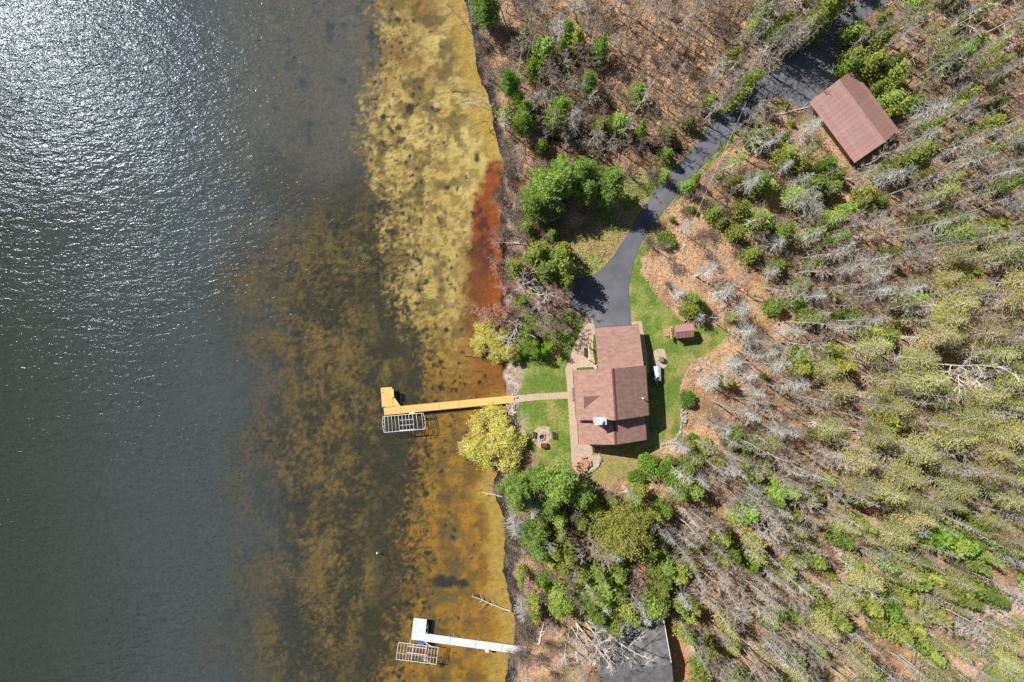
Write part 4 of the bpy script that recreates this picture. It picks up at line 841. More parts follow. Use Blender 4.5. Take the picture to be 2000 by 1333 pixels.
def gen_bare(seed, h, R, nl=11, start=.35, el=(25, 60), sub=5, tw=5, tr=.012, droop=0.0, forks=1, tmul=1.0):
    """leafless broad-leaved tree: limbs, branches and twigs"""
    rg = np.random.default_rng(seed); tb = MB(); cb = MB(); roots = []
    for f in range(forks):
        P, r = trunk_pts(h*rg.uniform(.85, 1) if f else h, h*tr*(1 if forks == 1 else .8), rg, wob=.035)
        if forks > 1:
            az = 6.283*f/forks+rg.normal()*.3; P[:, 0] += cos(az)*P[:, 2]*.17; P[:, 1] += sin(az)*P[:, 2]*.17
        tb.chain(P, r, 5); roots.append(P)
    A0, A1, R0, R1 = [], [], [], []
    def seg(a, c, r0, r1): A0.append(a); A1.append(c); R0.append(r0); R1.append(r1)
    for P in roots:
        hh = P[-1, 2]
        for i in range(nl):
            t = (i+rg.uniform(.1, .9))/nl; z = (start+(1-start)*t*.97)*hh; o = at_z(P, z); az = i*2.4+rg.normal()*.4; e = RAD(el[0]+(el[1]-el[0])*t+rg.normal()*8)
            L = R*(1.1-.65*t)*rg.uniform(.7, 1.15); d = np.array([cos(az)*cos(e), sin(az)*cos(e), sin(e)]); p = o; rr = (.020+.010*h/12*(1-t))*tmul; nseg = 3
            for s in range(nseg):
                d2 = unit(d+rg.normal(size=3)*.16+np.array([0, 0, .12-droop*(s+1)*.35])); c = p+d2*L/nseg; r1 = rr*.68; seg(p, c, rr, r1)
                for k in range(sub//nseg+1):
                    u = rg.uniform(.15, 1); b0 = p+(c-p)*u; sd = unit(d2+rg.normal(size=3)*.62+np.array([0, 0, .05-droop*.8])); l2 = L*rg.uniform(.22, .5)*(1-.18*s); b1 = b0+sd*l2; seg(b0, b1, r1*.62, .010*tmul)
                    for q in range(tw):
                        v = rg.uniform(.2, 1); t0 = b0+(b1-b0)*v; td = unit(sd+rg.normal(size=3)*.7-np.array([0, 0, droop*.4])); seg(t0, t0+td*l2*rg.uniform(.25, .6), .011*tmul, .006*tmul)
                p, d, rr = c, d2, r1
    cb.tubes(A0, A1, np.array(R0), np.array(R1), 3); return tb, cb

def gen_snag(seed, h, R, n=130, droop=.5, tw=4, start=.15, tr=.011, power=.75, thick=1.0):
    """dead needle tree: straight stem, many thin drooping branches with lichen"""
    rg = np.random.default_rng(seed); tb = MB(); cb = MB(); P, r = trunk_pts(h, h*tr, rg, wob=.012); tb.chain(P, r, 5); A0, A1, R0, R1 = [], [], [], []
    for i in range(n):
        t = rg.uniform(0, 1)**.85; z = (start+(1-start)*t)*h; o = at_z(P, z); az = rg.uniform(0, 6.283); L = R*((1-t)**power*min(1, .35+2.5*t)+.08)*rg.uniform(.5, 1.15)
        d = np.array([cos(az), sin(az), .22+.3*t]); m = o+unit(d)*L*.55; e = m+unit(d*[1, 1, 0]+np.array([0, 0, -droop*rg.uniform(.5, 1.4)]))*L*.5
        A0 += [o, m]; A1 += [m, e]; R0 += [.022*thick, .016*thick]; R1 += [.016*thick, .008*thick]
        for k in range(tw):
            u = rg.uniform(.2, 1); b0 = o+(m-o)*u*2 if u < .5 else m+(e-m)*(u*2-1); td = unit(unit(d)+rg.normal(size=3)*.6+np.array([0, 0, -droop*.6])); A0.append(b0); A1.append(b0+td*L*rg.uniform(.15, .4)); R0.append(.013*thick); R1.append(.006*thick)
    cb.tubes(A0, A1, np.array(R0), np.array(R1), 3); return tb, cb

def gen_willow(seed, h, R, n=1500, clumps=26, leafy=23000):
    """many-stemmed spreading tree with a thick haze of small young leaves"""
    rg = np.random.default_rng(seed); tb = MB(); cb = MB(); C = []; A0, A1 = [], []
    cl = []
    for i in range(clumps):
        az = i*2.4+rg.normal()*.3; rr = R*math.sqrt((i+.5)/clumps)*.80; z = h*(.86-.42*(rr/R)**2)+rg.normal()*.35; cl.append((cos(az)*rr, sin(az)*rr, z))
    st = [np.array([rg.normal()*.3, rg.normal()*.3, 0]) for k in range(5)]
    for i, c in enumerate(cl):
        c = np.array(c); s0 = st[i % 5]; k1 = s0*.5+c*.35+np.array([0, 0, .18*h]); k2 = c*.75+np.array([0, 0, .05*h]); tb.chain([s0, k1, k2, c], [.13, .08, .05, .02], 5)
        rad = R*rg.uniform(.20, .40); m = leafy//clumps; nsp = 60; v = unit(rg.normal(size=(nsp, 3))+unit(c)*.5)*rg.uniform(.5, 1.15, (nsp, 1)); k_ = rg.integers(nsp, size=m); C.append(c-np.array([0, 0, rad*.3])+v[k_]*rad*(rg.uniform(.15, 1.0, (m, 1))**.6)+rg.normal(size=(m, 3))*.11)
        w = unit(rg.normal(size=(40, 3)))*rad*rg.uniform(.6, 1.05, (40, 1)); A0.append(np.tile(c-np.array([0, 0, rad*.3]), (40, 1))); A1.append(c+w)
    tb.tubes(np.concatenate(A0), np.concatenate(A1), .018, .008, 3); cb.leaves(np.concatenate(C), .19, .10, rg, .8); return tb, cb

def gen_bush(seed, h, R, n=2600, leaf=(.26, .13)):
    rg = np.random.default_rng(seed); tb = MB(); cb = MB(); C = []
    lob = [(rg.normal()*R*.38, rg.normal()*R*.38, h*rg.uniform(.4, .7), R*rg.uniform(.40, .6)) for k in range(9)]
    for x, y, z, r in lob:
        tb.chain([(x*.1, y*.1, 0), (x*.6, y*.6, z*.5), (x, y, z)], [.06, .04, .015], 4); m = n//9; v = unit(rg.normal(size=(m, 3))); v[:, 2] = np.abs(v[:, 2])*1.1-.25; C.append(np.array([x, y, z])+v*(r*rg.uniform(.45, 1.08, m)**.6)[:, None]*np.array([1, 1, h/R*.45]))
    C = np.concatenate(C); C[:, 2] = np.maximum(C[:, 2], .05); cb.leaves(C, leaf[0], leaf[1], rg, .7); return tb, cb

def gen_shrub(seed, h, R, n=26):
    rg = np.random.default_rng(seed); tb = MB(); cb = MB(); A0, A1, R0, R1 = [], [], [], []
    for i in range(n):
        az = rg.uniform(0, 6.28); L = h*rg.uniform(.6, 1.1); lean = rg.uniform(.15, 1.0)*R/h; o = np.array([rg.normal()*.18, rg.normal()*.18, 0]); d = unit(np.array([cos(az)*lean, sin(az)*lean, 1])); m = o+d*L*.5; e = m+unit(d+rg.normal(size=3)*.25)*L*.5
        tb.chain([o, m], [.022, .016], 3); A0.append(m); A1.append(e); R0.append(.016); R1.append(.008)
        for k in range(8):
            u = rg.uniform(0, 1); b0 = m+(e-m)*u; A0.append(b0); A1.append(b0+unit(d+rg.normal(size=3)*.6)*L*rg.uniform(.15, .4)); R0.append(.010); R1.append(.005)
    cb.tubes(A0, A1, np.array(R0), np.array(R1), 3); return tb, cb

KIND = {}
def variants(kind, n, f, barkm, crownm):
    KIND[kind] = []
    for i in range(n):
        tb, cb, h, R = f(i); KIND[kind].append((tb.mesh(kind+'_trunk', barkm), cb.mesh(kind+'_crown', crownm), h, R))
def VV(gen, h, R, **k):
    return lambda i: (*gen(hash_(gen.__name__)+i*13+int(h*7), h, R, **k), h, R)
def hash_(s): return sum(ord(c)*(i+3) for i, c in enumerate(s)) % 9973
variants('pine', 5, VV(gen_conifer, 13, 4.0, start=.22, whorl=.75, nb=6, leaf=(.46, .17), q=10, spread=.20, a0=8, a1=45, power=.62, step=.5, lat=.30), 'bark', 'pine_leaf')
variants('cedar', 6, VV(gen_conifer, 7, 1.25, start=.06, whorl=.36, nb=5, leaf=(.26, .15), q=7, spread=.13, a0=15, a1=55, power=.8, step=.36, lat=.38), 'bark', 'cedar_leaf')
variants('fir', 4, VV(gen_conifer, 4, 1.35, start=.05, whorl=.3, nb=6, leaf=(.26, .11), q=8, spread=.11, a0=5, a1=40, power=.9, step=.33, lat=.34), 'bark', 'fir_leaf')
variants('larch', 6, VV(gen_conifer, 15, 2.2, start=.42, whorl=.52, nb=5, leaf=(.21, .085), q=8, spread=.15, a0=-5, a1=40, power=.85, step=.34, lat=.30, tr=.008, up=.5, bare_low=26), 'grey_bark', 'larch_leaf')
variants('spindly', 5, VV(gen_conifer, 12, 1.35, start=.5, whorl=.5, nb=4, leaf=(.24, .12), q=5, spread=.13, a0=5, a1=45, power=.7, step=.4, lat=.34, tr=.009, up=.6, bare_low=30), 'grey_bark', 'cedar_leaf')
variants('bare', 6, VV(gen_bare, 12, 2.4, nl=13, start=.34, sub=7, tw=6, tmul=1.4, tr=.011), 'grey_bark', 'grey_twig')
variants('brown', 5, VV(gen_bare, 9, 2.2, nl=13, start=.18, sub=8, tw=7, tmul=1.3), 'bark', 'brown_twig')
variants('white', 4, VV(gen_bare, 14, 3.6, nl=7, start=.36, el=(22, 62), sub=5, tw=5, tmul=2.2, tr=.012, forks=2), 'white_bark', 'white_twig')
variants('red', 3, VV(gen_bare, 9, 2.8, nl=15, start=.2, el=(15, 60), sub=9, tw=9, tmul=1.7), 'grey_bark', 'red_twig')
variants('snag', 6, VV(gen_snag, 11, 2.4), 'grey_bark', 'lichen_twig')
variants('pole', 6, VV(gen_snag, 15, 1.1, n=70, droop=.1, tw=3, start=.3, tr=.0066, power=.5, thick=1.3), 'grey_bark', 'grey_twig')
variants('shrub', 5, VV(gen_shrub, 2.4, 1.3, n=44), 'brown_twig', 'brown_twig')
variants('willow', 2, VV(gen_willow, 8.5, 4.5), 'grey_bark', 'willow_leaf')
variants('olive', 1, VV(gen_conifer, 13, 6.4, start=.3, whorl=.62, nb=8, leaf=(.42, .18), q=6, spread=.22, a0=8, a1=50, power=.45, step=.62, lat=.28), 'grey_bark', 'olive_leaf')
variants('bush', 3, VV(gen_bush, 2.6, 1.7), 'bark', 'fir_leaf')

NAMES = {'pine': ('pine_tree', 'soft bright green pine', 'pine tree'), 'cedar': ('cedar_tree', 'dense green cedar', 'cedar tree'), 'fir': ('fir_tree', 'small bright green fir', 'fir tree'), 'larch': ('larch_tree', 'feathery yellow-green larch', 'larch tree'),
         'spindly': ('spindly_conifer', 'thin conifer with tufted green top', 'conifer'), 'bare': ('bare_tree', 'leafless grey-branched tree', 'bare tree'), 'brown': ('leafless_tree', 'leafless brown-twigged tree', 'bare tree'), 'white': ('white_tree', 'bare tree with thick white limbs', 'bare tree'),
         'red': ('red_maple', 'reddish budding tree', 'maple tree'), 'snag': ('dead_spruce', 'dead pale grey spruce', 'dead tree'), 'pole': ('pole_tree', 'slender bare pole-like trunk', 'dead tree'), 'shrub': ('brush_shrub', 'low leafless brown shrub', 'shrub'),
         'willow': ('willow_tree', 'bright yellow willow', 'willow tree'), 'olive': ('broad_conifer', 'broad olive-green tree', 'conifer'), 'bush': ('green_bush', 'rounded bright green bush', 'bush')}
GROUPS = {'pine': 'soft green pines near the shore', 'cedar': 'green cedars in the woods', 'fir': 'small bright firs', 'larch': 'yellow-green larches of the eastern woods', 'spindly': 'thin conifers with green tops', 'bare': 'leafless grey trees', 'brown': 'leafless brown trees',
          'white': 'bare white-limbed trees', 'red': 'reddish trees on the shore', 'snag': 'dead grey spruces', 'pole': 'slender bare trunks', 'shrub': 'low leafless shrubs', 'willow': 'yellow willows on the shore', 'olive': None, 'bush': 'rounded green bushes'}
TREES = []
def plant(kind, px, py, h, R, where='crown', tilt=None, label=None):
    """px, py: where the crown (or the foot) shows in the photograph; the foot is found from the tree's height"""
    f = 1-(0.62*h/(CAM_H-GZ0) if where == 'crown' else 0)
    p = w2(1000+(px-1000)*f, 666.5+(py-666.5)*f)
    TREES.append(dict(kind=kind, x=p[0], y=p[1], h=h, R=R, tilt=tilt, label=label, px=px, py=py))

prng = np.random.default_rng(21)
def U(a, b): return prng.uniform(a, b)
m = 1/11.1   # metres per pixel on the ground
for px, py, r, h in ((1066, 378, 50, 13), (1045, 400, 36, 11), (1112, 352, 38, 13), (1192, 352, 40, 14), (1152, 332, 32, 13), (1150, 372, 30, 11), (1095, 325, 28, 10), (1190, 385, 26, 9), (1052, 345, 26, 9),
                     (1018, 238, 28, 9), (1030, 210, 22, 9), (1098, 206, 28, 10), (1080, 226, 22, 9), (1012, 190, 20, 8), (1012, 955, 40, 13), (1092, 950, 46, 14), (1055, 930, 30, 11), (1130, 965, 30, 11), (1075, 985, 28, 10), (1020, 985, 26, 9), (1045, 1052, 34, 10), (1052, 1082, 24, 8), (1035, 1035, 20, 7), (945, 4, 32, 13), (962, 12, 28, 12), (930, -2, 24, 11)):
    plant('pine', px, py, h, r*m*1.08)
plant('olive', 1218, 1042, 13, 6.6, label='broad olive-green tree with the widest crown south of the house')
plant('willow', 968, 868, 8.8, 6.0, label='bright yellow willow overhanging the water below the tan dock')
plant('willow', 958, 668, 7.5, 4.2, label='bright yellow willow overhanging the water above the tan dock')
for px, py, r, h in ((928, 655, 22, 6.0), (995, 690, 20, 5)):
    plant('willow', px, py, h, r*m, label={928: 'small yellow willow at the lake edge of the reddish tree', 995: 'small yellow willow at the foot of the shore bank'}[px])
for px, py, r, h in ((955, 612, 38, 9), (968, 632, 30, 8), (972, 468, 20, 6), (968, 512, 22, 6), (985, 600, 24, 7), (978, 405, 16, 5), (985, 560, 20, 6)): plant('red', px, py, h, r*m)
for px, py, r, h in ((1042, 568, 46, 10), (1000, 655, 34, 8), (1010, 1000, 30, 9)): plant('white', px, py, h, r*m)
for px, py, r, h in ((1126, 1218, 50, 14), (1142, 1212, 58, 15.5), (1116, 1224, 40, 12)): plant('white', px, py, h, r*m, where='foot', tilt=(.05, {1126: .10, 1142: .34, 1116: -.05}[px]))
plant('white', 1884, 715, 18, 4.8, label='large bare white-limbed tree standing out among the eastern larches')
plant('white', 930, 72, 13, 2.6, where='foot', label='bleached bare tree leaning over the water at the top of the shore'); plant('white', 968, 216, 9, 2.4, where='foot', label='bleached bare tree leaning over the shore near the first bright pines')
TREES[-1]['tilt'] = (0.0, -.55); TREES[-2]['tilt'] = (0.0, -.2)
for px, py, r, h in ((1075, 605, 44, 9), (1100, 590, 34, 8), (1085, 640, 30, 8), (1060, 625, 26, 7), (1045, 640, 24, 7), (1100, 620, 30, 8), (1020, 540, 24, 6), (1010, 620, 22, 6), (1085, 570, 36, 9), (1060, 590, 36, 9), (1105, 640, 26, 8), (1070, 650, 28, 8), (1030, 610, 26, 8)): plant('brown', px, py, h, r*m)
for px, py, r, h in ((1055, 488, 32, 9), (1085, 505, 30, 12), (1062, 525, 30, 10), (1102, 520, 26, 12), (1108, 545, 22, 10), (1095, 490, 24, 11), (1470, 150, 22, 11), (1445, 185, 20, 10), (1580, 50, 26, 14), (1600, 30, 28, 14), (1625, 5, 28, 14), (1648, -20, 28, 14),  (1040, 500, 22, 6), (1100, 480, 16, 7), (1350, 606, 24, 6), (1372, 598, 16, 5), (1030, 440, 20, 5), (1080, 455, 18, 5)): plant('cedar', px, py, h, r*m)
for px, py, r, h in ((1022, 588, 22, 5), (1032, 645, 20, 5), (1046, 570, 12, 4), (1040, 672, 22, 4), (1062, 684, 16, 3.5), (1024, 690, 14, 3), (1046, 690, 20, 6), (1075, 675, 18, 6)): plant('fir', px, py, h, r*m)
for px, py, r, h, lab in ((1299, 462, 20, 2.6, 'rounded bright green bush alone on the brown slope by the drive'), (1345, 785, 19, 2.8, 'rounded bright green bush above the head of the stone wall'), (1350, 852, 9, 1.3, 'little green bush below the curved stone wall'), (1360, 1296, 20, 2.8, 'rounded green bush in front of the neighbouring cabin east wall'), (1270, 905, 26, 3.4, 'spreading green bush on the corner of the south lawn'), (1302, 925, 26, 3.2, 'green bush beyond the south lawn, nearest the brown slope'), (1250, 935, 20, 3, 'green bush between the south lawn and the thin trunks')):
    plant('bush', px, py, h, r*m, label=lab)
for px, py, r, h in ((1419, 571, 40, 10), (1454, 603, 34, 9), (1517, 473, 34, 9), (1653, 487, 30, 9), (1594, 578, 32, 9), (1720, 568, 32, 10), (1440, 715, 34, 9), (1385, 748, 36, 8), (1552, 750, 36, 10), (1713, 624, 26, 9), (1330, 572, 26, 6), (1608, 612, 22, 8), (1465, 735, 30, 9), (1310, 1045, 26, 9), (1340, 1170, 26, 11), (1250, 1185, 24, 8), (1500, 690, 26, 9), (1640, 640, 22, 8), (1820, 205, 40, 12), (1730, 345, 34, 12), (1560, 645, 24, 8), (1370, 620, 22, 6)): plant('snag', px, py, h, r*m)
for px, py, r, h in ((1716, 680, 36, 14), (1856, 596, 38, 15), (1846, 625, 34, 14), (1818, 659, 34, 15), (1807, 746, 42, 15), (1737, 795, 36, 14), (1650, 764, 34, 13), (1622, 715, 30, 12), (1670, 903, 38, 14), (1762, 932, 40, 15), (1800, 877, 38, 15), (1855, 862, 38, 16), (1744, 1047, 34, 14), (1762, 1106, 34, 14), (1688, 1125, 34, 14), (1644, 1173, 34, 14), (1920, 640, 40, 15), (1950, 690, 36, 15), (1900, 810, 36, 15), (1970, 860, 36, 15), (1930, 930, 34, 15), (1710, 850, 34, 14), (1620, 830, 30, 13), (1690, 960, 32, 14), (1990, 580, 34, 15), (1960, 500, 34, 14), (1780, 1010, 32, 14), (1860, 940, 36, 15), (1600, 1220, 30, 13), (1980, 760, 34, 15), (1900, 560, 30, 14)): plant('larch', px, py, h, r*m*1.12)
for px, py, r, h in ((1825, 1040, 44, 10), (1860, 1055, 34, 9), (1884, 1072, 34, 9), (1795, 1005, 26, 9), (1700, 1180, 34, 10), (1740, 1190, 30, 10), (1790, 1130, 32, 10), (1640, 1210, 26, 9), (1870, 110, 34, 8), (1700, 115, 26, 8), (1665, 125, 22, 7), (1500, 260, 24, 6), (1480, 270, 22, 5), (1540, 300, 26, 6), (1620, 320, 24, 6), (1600, 360, 28, 7), (1560, 380, 24, 7), (1780, 310, 30, 8), (1408, 340, 14, 4), (1480, 430, 28, 7), (1495, 445, 22, 6), (1630, 420, 24, 6), (1650, 410, 20, 6), (1303, 297, 17, 5), (1345, 238, 16, 5), (1388, 196, 16, 6), (1255, 180, 24, 7), (1215, 235, 28, 7), (1180, 235, 24, 7), (1130, 80, 24, 8), (1170, 95, 24, 8), (1065, 95, 24, 8), (1040, 130, 22, 7), (1115, 55, 20, 8), (1511, 955, 34, 9), (1459, 1006, 30, 9), (1395, 900, 26, 7), (1380, 880, 24, 6), (1340, 940, 24, 6), (1350, 910, 24, 6), (1570, 700, 26, 7), (1560, 720, 24, 7), (1672, 620, 24, 6), (1560, 590, 18, 5), (1180, 1165, 36, 8), (1150, 1178, 30, 7), (1110, 1180, 34, 7), (1210, 1160, 28, 7), (1085, 1165, 26, 6), (1100, 1110, 22, 6), (1140, 1125, 26, 7), (1225, 1195, 24, 6), (1060, 1140, 20, 5), (1290, 1130, 26, 8), (1330, 1110, 30, 9), (1270, 1080, 28, 9), (1300, 1000, 22, 7), (1250, 960, 22, 6), (1900, 1150, 26, 8), (1830, 1200, 28, 9), (1760, 1240, 28, 9), (1330, 960, 22, 6)): plant('cedar' if prng.random() < .7 else 'fir', px, py, h, r*m*1.15)

osr = np.random.default_rng(55)
for i in range(46):
    py_ = osr.choice([osr.uniform(20, 640), osr.uniform(900, 1320)]); yv = w2(1000, py_, .5)[1]; xv = float(shore_x(yv))+osr.uniform(.3, 1.8)
    TREES.append(dict(kind='shrub', x=xv, y=yv, h=osr.uniform(1.8, 3.4), R=osr.uniform(1.2, 2.2), tilt=None, label=None, px=1000+xv*11.2, py=py_))
for px, py, r, h in ((1165, 1208, 26, 9), (1198, 1216, 26, 9), (1240, 1205, 26, 9), (1272, 1190, 26, 10), (1215, 1190, 26, 9)): plant('cedar', px, py, h, r*m*1.1)
for px, py, r, h in ((1262, 1205, 26, 10), (1225, 1220, 24, 8)): plant('snag', px, py, h, r*m)
for px, py, r, h in ((1175, 1255, 34, 10), (1150, 1275, 34, 10), (1200, 1250, 28, 9), (1130, 1300, 30, 9)): plant('bare', px, py, h, r*m*1.2)
# ---- the rest of the woods, zone by zone (zones in photograph pixels of the crowns)
BLOCK = [[(1100, 500), (1165, 590), (1165, 640), (1285, 640), (1285, 880), (1165, 945), (1100, 925), (1100, 720), (1120, 640), (1095, 575)], LAWN_E, LAWN_W]
DP = np.array([w2(*p) for p in DRIVE])
BLD = [[(1570, 195), (1660, 130), (1745, 250), (1668, 318)], [(1145, 1205), (1300, 1190), (1330, 1340), (1150, 1340)], [(1930, 1160), (2010, 1150), (2010, 1230), (1920, 1225)], [(1250, 1270), (1345, 1240), (1350, 1340), (1250, 1340)], [(1105, 470), (1150, 415), (1250, 400), (1200, 510), (1120, 545)]]
BLDp = [[w2(*p) for p in q] for q in BLD+BLOCK]
def free(x, y, kind):
    if x < float(shore_x(y))+(1.6 if kind != 'shrub' else .8): return False
    X, Y = np.array([x]), np.array([y])
    if inpoly(X, Y, DP)[0]: return False
    for q in BLDp:
        if inpoly(X, Y, q)[0]: return False
    d = np.min(np.hypot(DP[:, 0]-x, DP[:, 1]-y))
    return d > (.5 if kind in ('pole', 'bare') else .9)
SIZE = {'cedar': ((4, 10), (1.2, 2.5)), 'fir': ((2, 4.5), (.7, 1.4)), 'larch': ((10, 18), (1.7, 3.2)), 'spindly': ((9, 15), (1.1, 2.1)), 'bare': ((9, 16), (1.8, 3.6)), 'brown': ((5, 9.5), (1.6, 2.8)), 'snag': ((7, 13), (1.6, 3.2)), 'pole': ((11, 19), (.8, 1.7)), 'shrub': ((1.5, 3.2), (1.0, 1.9)), 'white': ((10, 14), (2.4, 3.6)), 'pine': ((8, 13), (2.0, 3.2))}
ZONES = [((1480, 60, 1600, 150), dict(pole=4, bare=5, spindly=3)), ((1400, 130, 1490, 230), dict(pole=3, bare=5, spindly=2)), ((1640, 40, 1740, 120), dict(cedar=6, pole=2)), ((1660, 110, 1760, 200), dict(cedar=8, bare=3)), ((985, -20, 1180, 290), dict(bare=22, brown=34, cedar=5, shrub=30, snag=6, pine=3, spindly=2)), ((1180, -20, 1330, 290), dict(brown=32, bare=10, cedar=2, shrub=16, pole=2)), ((1330, -30, 1520, 230), dict(brown=26, bare=14, cedar=3, shrub=16, spindly=5, pole=2, white=1)),
         ((995, 290, 1100, 660), dict(shrub=34, brown=10, cedar=4)), ((1260, 330, 1420, 600), dict(shrub=16, cedar=5, snag=2, brown=5, fir=2)), ((1400, 235, 1600, 560), dict(cedar=14, snag=8, shrub=20, brown=8, bare=7, fir=6, spindly=3, pole=2)),
         ((1480, -60, 1640, 70), dict(bare=10, cedar=11, brown=8, pole=3, spindly=6)), ((1680, -70, 2040, 130), dict(bare=14, cedar=19, pole=10, spindly=14, brown=12, white=2)), ((1740, 130, 2040, 330), dict(bare=15, cedar=14, pole=8, snag=8, brown=14, shrub=12, spindly=5)),
         ((1580, 320, 2040, 470), dict(pole=12, cedar=17, bare=14, snag=8, brown=10, shrub=10, spindly=10)), ((1560, 460, 1800, 640), dict(snag=8, brown=10, cedar=7, bare=10, pole=6, shrub=14, larch=4, fir=4)), ((1780, 440, 2040, 640), dict(larch=7, pole=8, cedar=6, bare=12, brown=6, spindly=5, snag=3)),
         ((1390, 600, 1640, 860), dict(snag=10, brown=12, cedar=7, bare=8, pole=5, shrub=20, larch=2, fir=5)), ((1620, 620, 2040, 880), dict(larch=13, pole=13, bare=16, cedar=14, brown=14, snag=5, spindly=10)),
         ((1330, 860, 1600, 1100), dict(pole=19, bare=22, cedar=16, brown=16, snag=8, shrub=14, spindly=7, fir=4, larch=2)), ((1580, 860, 2040, 1100), dict(larch=13, pole=20, cedar=17, bare=18, brown=12, spindly=12, snag=5)),
         ((1310, 1090, 1600, 1370), dict(pole=25, bare=22, cedar=17, brown=14, snag=6, shrub=10, spindly=12)), ((1580, 1090, 2040, 1390), dict(larch=14, cedar=29, pole=17, spindly=16, bare=8, snag=4, brown=8)),
         ((1000, 960, 1330, 1210), dict(cedar=24, shrub=22, brown=20, bare=6, snag=5, spindly=6)), ((1015, 1210, 1110, 1345), dict(shrub=7, brown=2))]
zr = np.random.default_rng(5); placed = [(t['x'], t['y'], t['R']) for t in TREES]
for (x0, y0, x1, y1), mix in ZONES:
    for kind, n in mix.items():
        (h0, h1), (r0, r1) = SIZE[kind]; got = 0
        for attempt in range(n*14):
            if got >= n: break
            h = zr.uniform(h0, h1); R = zr.uniform(r0, r1); px = zr.uniform(x0, x1); py = zr.uniform(y0, y1); f = 1-.62*h/(CAM_H-GZ0); p = w2(1000+(px-1000)*f, 666.5+(py-666.5)*f)
            if not free(p[0], p[1], kind) or (kind in ('larch', 'spindly', 'pine') and math.hypot(px-1895, py-715) < 48): continue
            if kind != 'snag' and math.hypot((px-1365)/120, (py-510)/100) < 1 and zr.random() < .6: continue
            need = {'pole': .7, 'shrub': .6, 'larch': 2.1}.get(kind, 1.1)
            if any((p[0]-a)**2+(p[1]-c)**2 < (need+.22*r)**2 for a, c, r in placed): continue
            placed.append((p[0], p[1], R if kind not in ('shrub', 'pole') else .3)); TREES.append(dict(kind=kind, x=p[0], y=p[1], h=h, R=R, tilt=None, label=None, px=px, py=py)); got += 1

# ---- labels: which one it is, told by the nearest landmark and its place among its like
LAND = [('tan dock', 900, 790), ('pale dock', 920, 1250), ('drive fork', 1250, 420), ('metal-roofed garage', 1665, 225), ('playhouse', 1335, 640), ('stone wall', 1325, 835), ('round terrace', 1062, 855), ('cabin', 1230, 1265), ('picnic table', 1140, 905), ('iron-red shallows', 960, 430),
        ('dark ditch', 1160, 270), ('white-limbed tree', 1884, 715), ('broad olive tree', 1218, 1042), ('sand road', 1950, 1190), ('upper drive', 1560, 130), ('rounded bush', 1299, 462), ('boulder', 1363, 720), ('top shore snag', 930, 72), ('first pines', 1050, 215), ('house chimney', 1172, 824)]
ORD = ['first', 'second', 'third', 'fourth', 'fifth', 'sixth', 'seventh', 'eighth', 'ninth', 'tenth', 'eleventh', 'twelfth', 'thirteenth', 'fourteenth', 'fifteenth', 'sixteenth', 'seventeenth', 'eighteenth', 'nineteenth', 'twentieth', 'twenty-first', 'twenty-second', 'twenty-third', 'twenty-fourth', 'twenty-fifth', 'twenty-sixth', 'twenty-seventh', 'twenty-eighth', 'twenty-ninth', 'thirtieth']
cells = {}
for t in TREES:
    if t['label']: continue
    d = [math.hypot(t['px']-x, t['py']-y) for _, x, y in LAND]; i = int(np.argmin(d)); n_, x, y = LAND[i]; dx, dy = t['px']-x, t['py']-y
    side = ('right of' if dx > 0 else 'left of') if abs(dx) > abs(dy) else ('below' if dy > 0 else 'above'); ring = 'just ' if d[i] < 90 else ('well ' if d[i] > 190 else '')
    cells.setdefault((t['kind'], n_, side, ring), []).append(t)
for (kind, n_, side, ring), ts in cells.items():
    ts.sort(key=lambda t: t['px']); look = NAMES[kind][1]
    for k, t in enumerate(ts):
        t['label'] = f'{look} {ring}{side} the {n_}' if len(ts) == 1 else f'{look}, {ORD[min(k, 29)]} from left {ring}{side} the {n_}'

vr = np.random.default_rng(77)
for t in TREES:
    V = KIND[t['kind']]; tm, cm, h, R = V[vr.integers(len(V))]; nm, look, cat = NAMES[t['kind']]
    o = thing(nm, t['label'], cat, (t['x'], t['y'], gzf(t['x'], t['y'])-.08), vr.uniform(0, 6.283), GROUPS[t['kind']])
    tl = t['tilt'] or (vr.normal()*.035, vr.normal()*.035)
    if t['tilt']: o.rotation_euler = (tl[0], tl[1], 0)
    else: o.rotation_euler[0] = tl[0]; o.rotation_euler[1] = tl[1]
    o.scale = (t['R']/R, t['R']/R*vr.uniform(.88, 1.12), t['h']/h)
    link('trunk', tm, o); link('crown', cm, o)

# ------------------------------------------------------------------ fallen logs
lr = np.random.default_rng(8)
def log(p0, p1, r, mats, label, z=None, stubs=6, group=None, cat='log', name='fallen_log'):
    a, c = np.array(p0), np.array(p1); za, zc = (gzf(*a)+r*.8, gzf(*c)+r*.6) if z is None else z; b = MB(); n = 6; P = np.array([[*(a+(c-a)*i/n+(lr.normal(size=2)*.06 if 0 < i < n else 0)), za+(zc-za)*i/n] for i in range(n+1)]); o0 = P[0].copy(); o0[2] = min(za, zc)-r*.8
    t = thing(name, label, cat, tuple(o0), 0, group); b.chain(P-o0, np.linspace(r, r*.4, n+1), 7); b.build('trunk', mats, t); L = np.linalg.norm(c-a); d = (c-a)/L
    for k in range(stubs):
        s = lr.uniform(.25, 1); q = np.array([np.interp(s, np.linspace(0, 1, n+1), P[:, i]) for i in range(3)]); az = math.atan2(d[1], d[0])+lr.choice([-1, 1])*lr.uniform(.4, 1.2); l = lr.uniform(.12, .3)*L*(1.2-s*.6); b = MB(); e = q+np.array([cos(az)*l, sin(az)*l, lr.uniform(.05, .5)*l]); b.chain(np.array([q, (q+e)/2+lr.normal(size=3)*.05, e])-o0, [r*.35, r*.25, r*.12], 4); b.build('branch', mats, t)
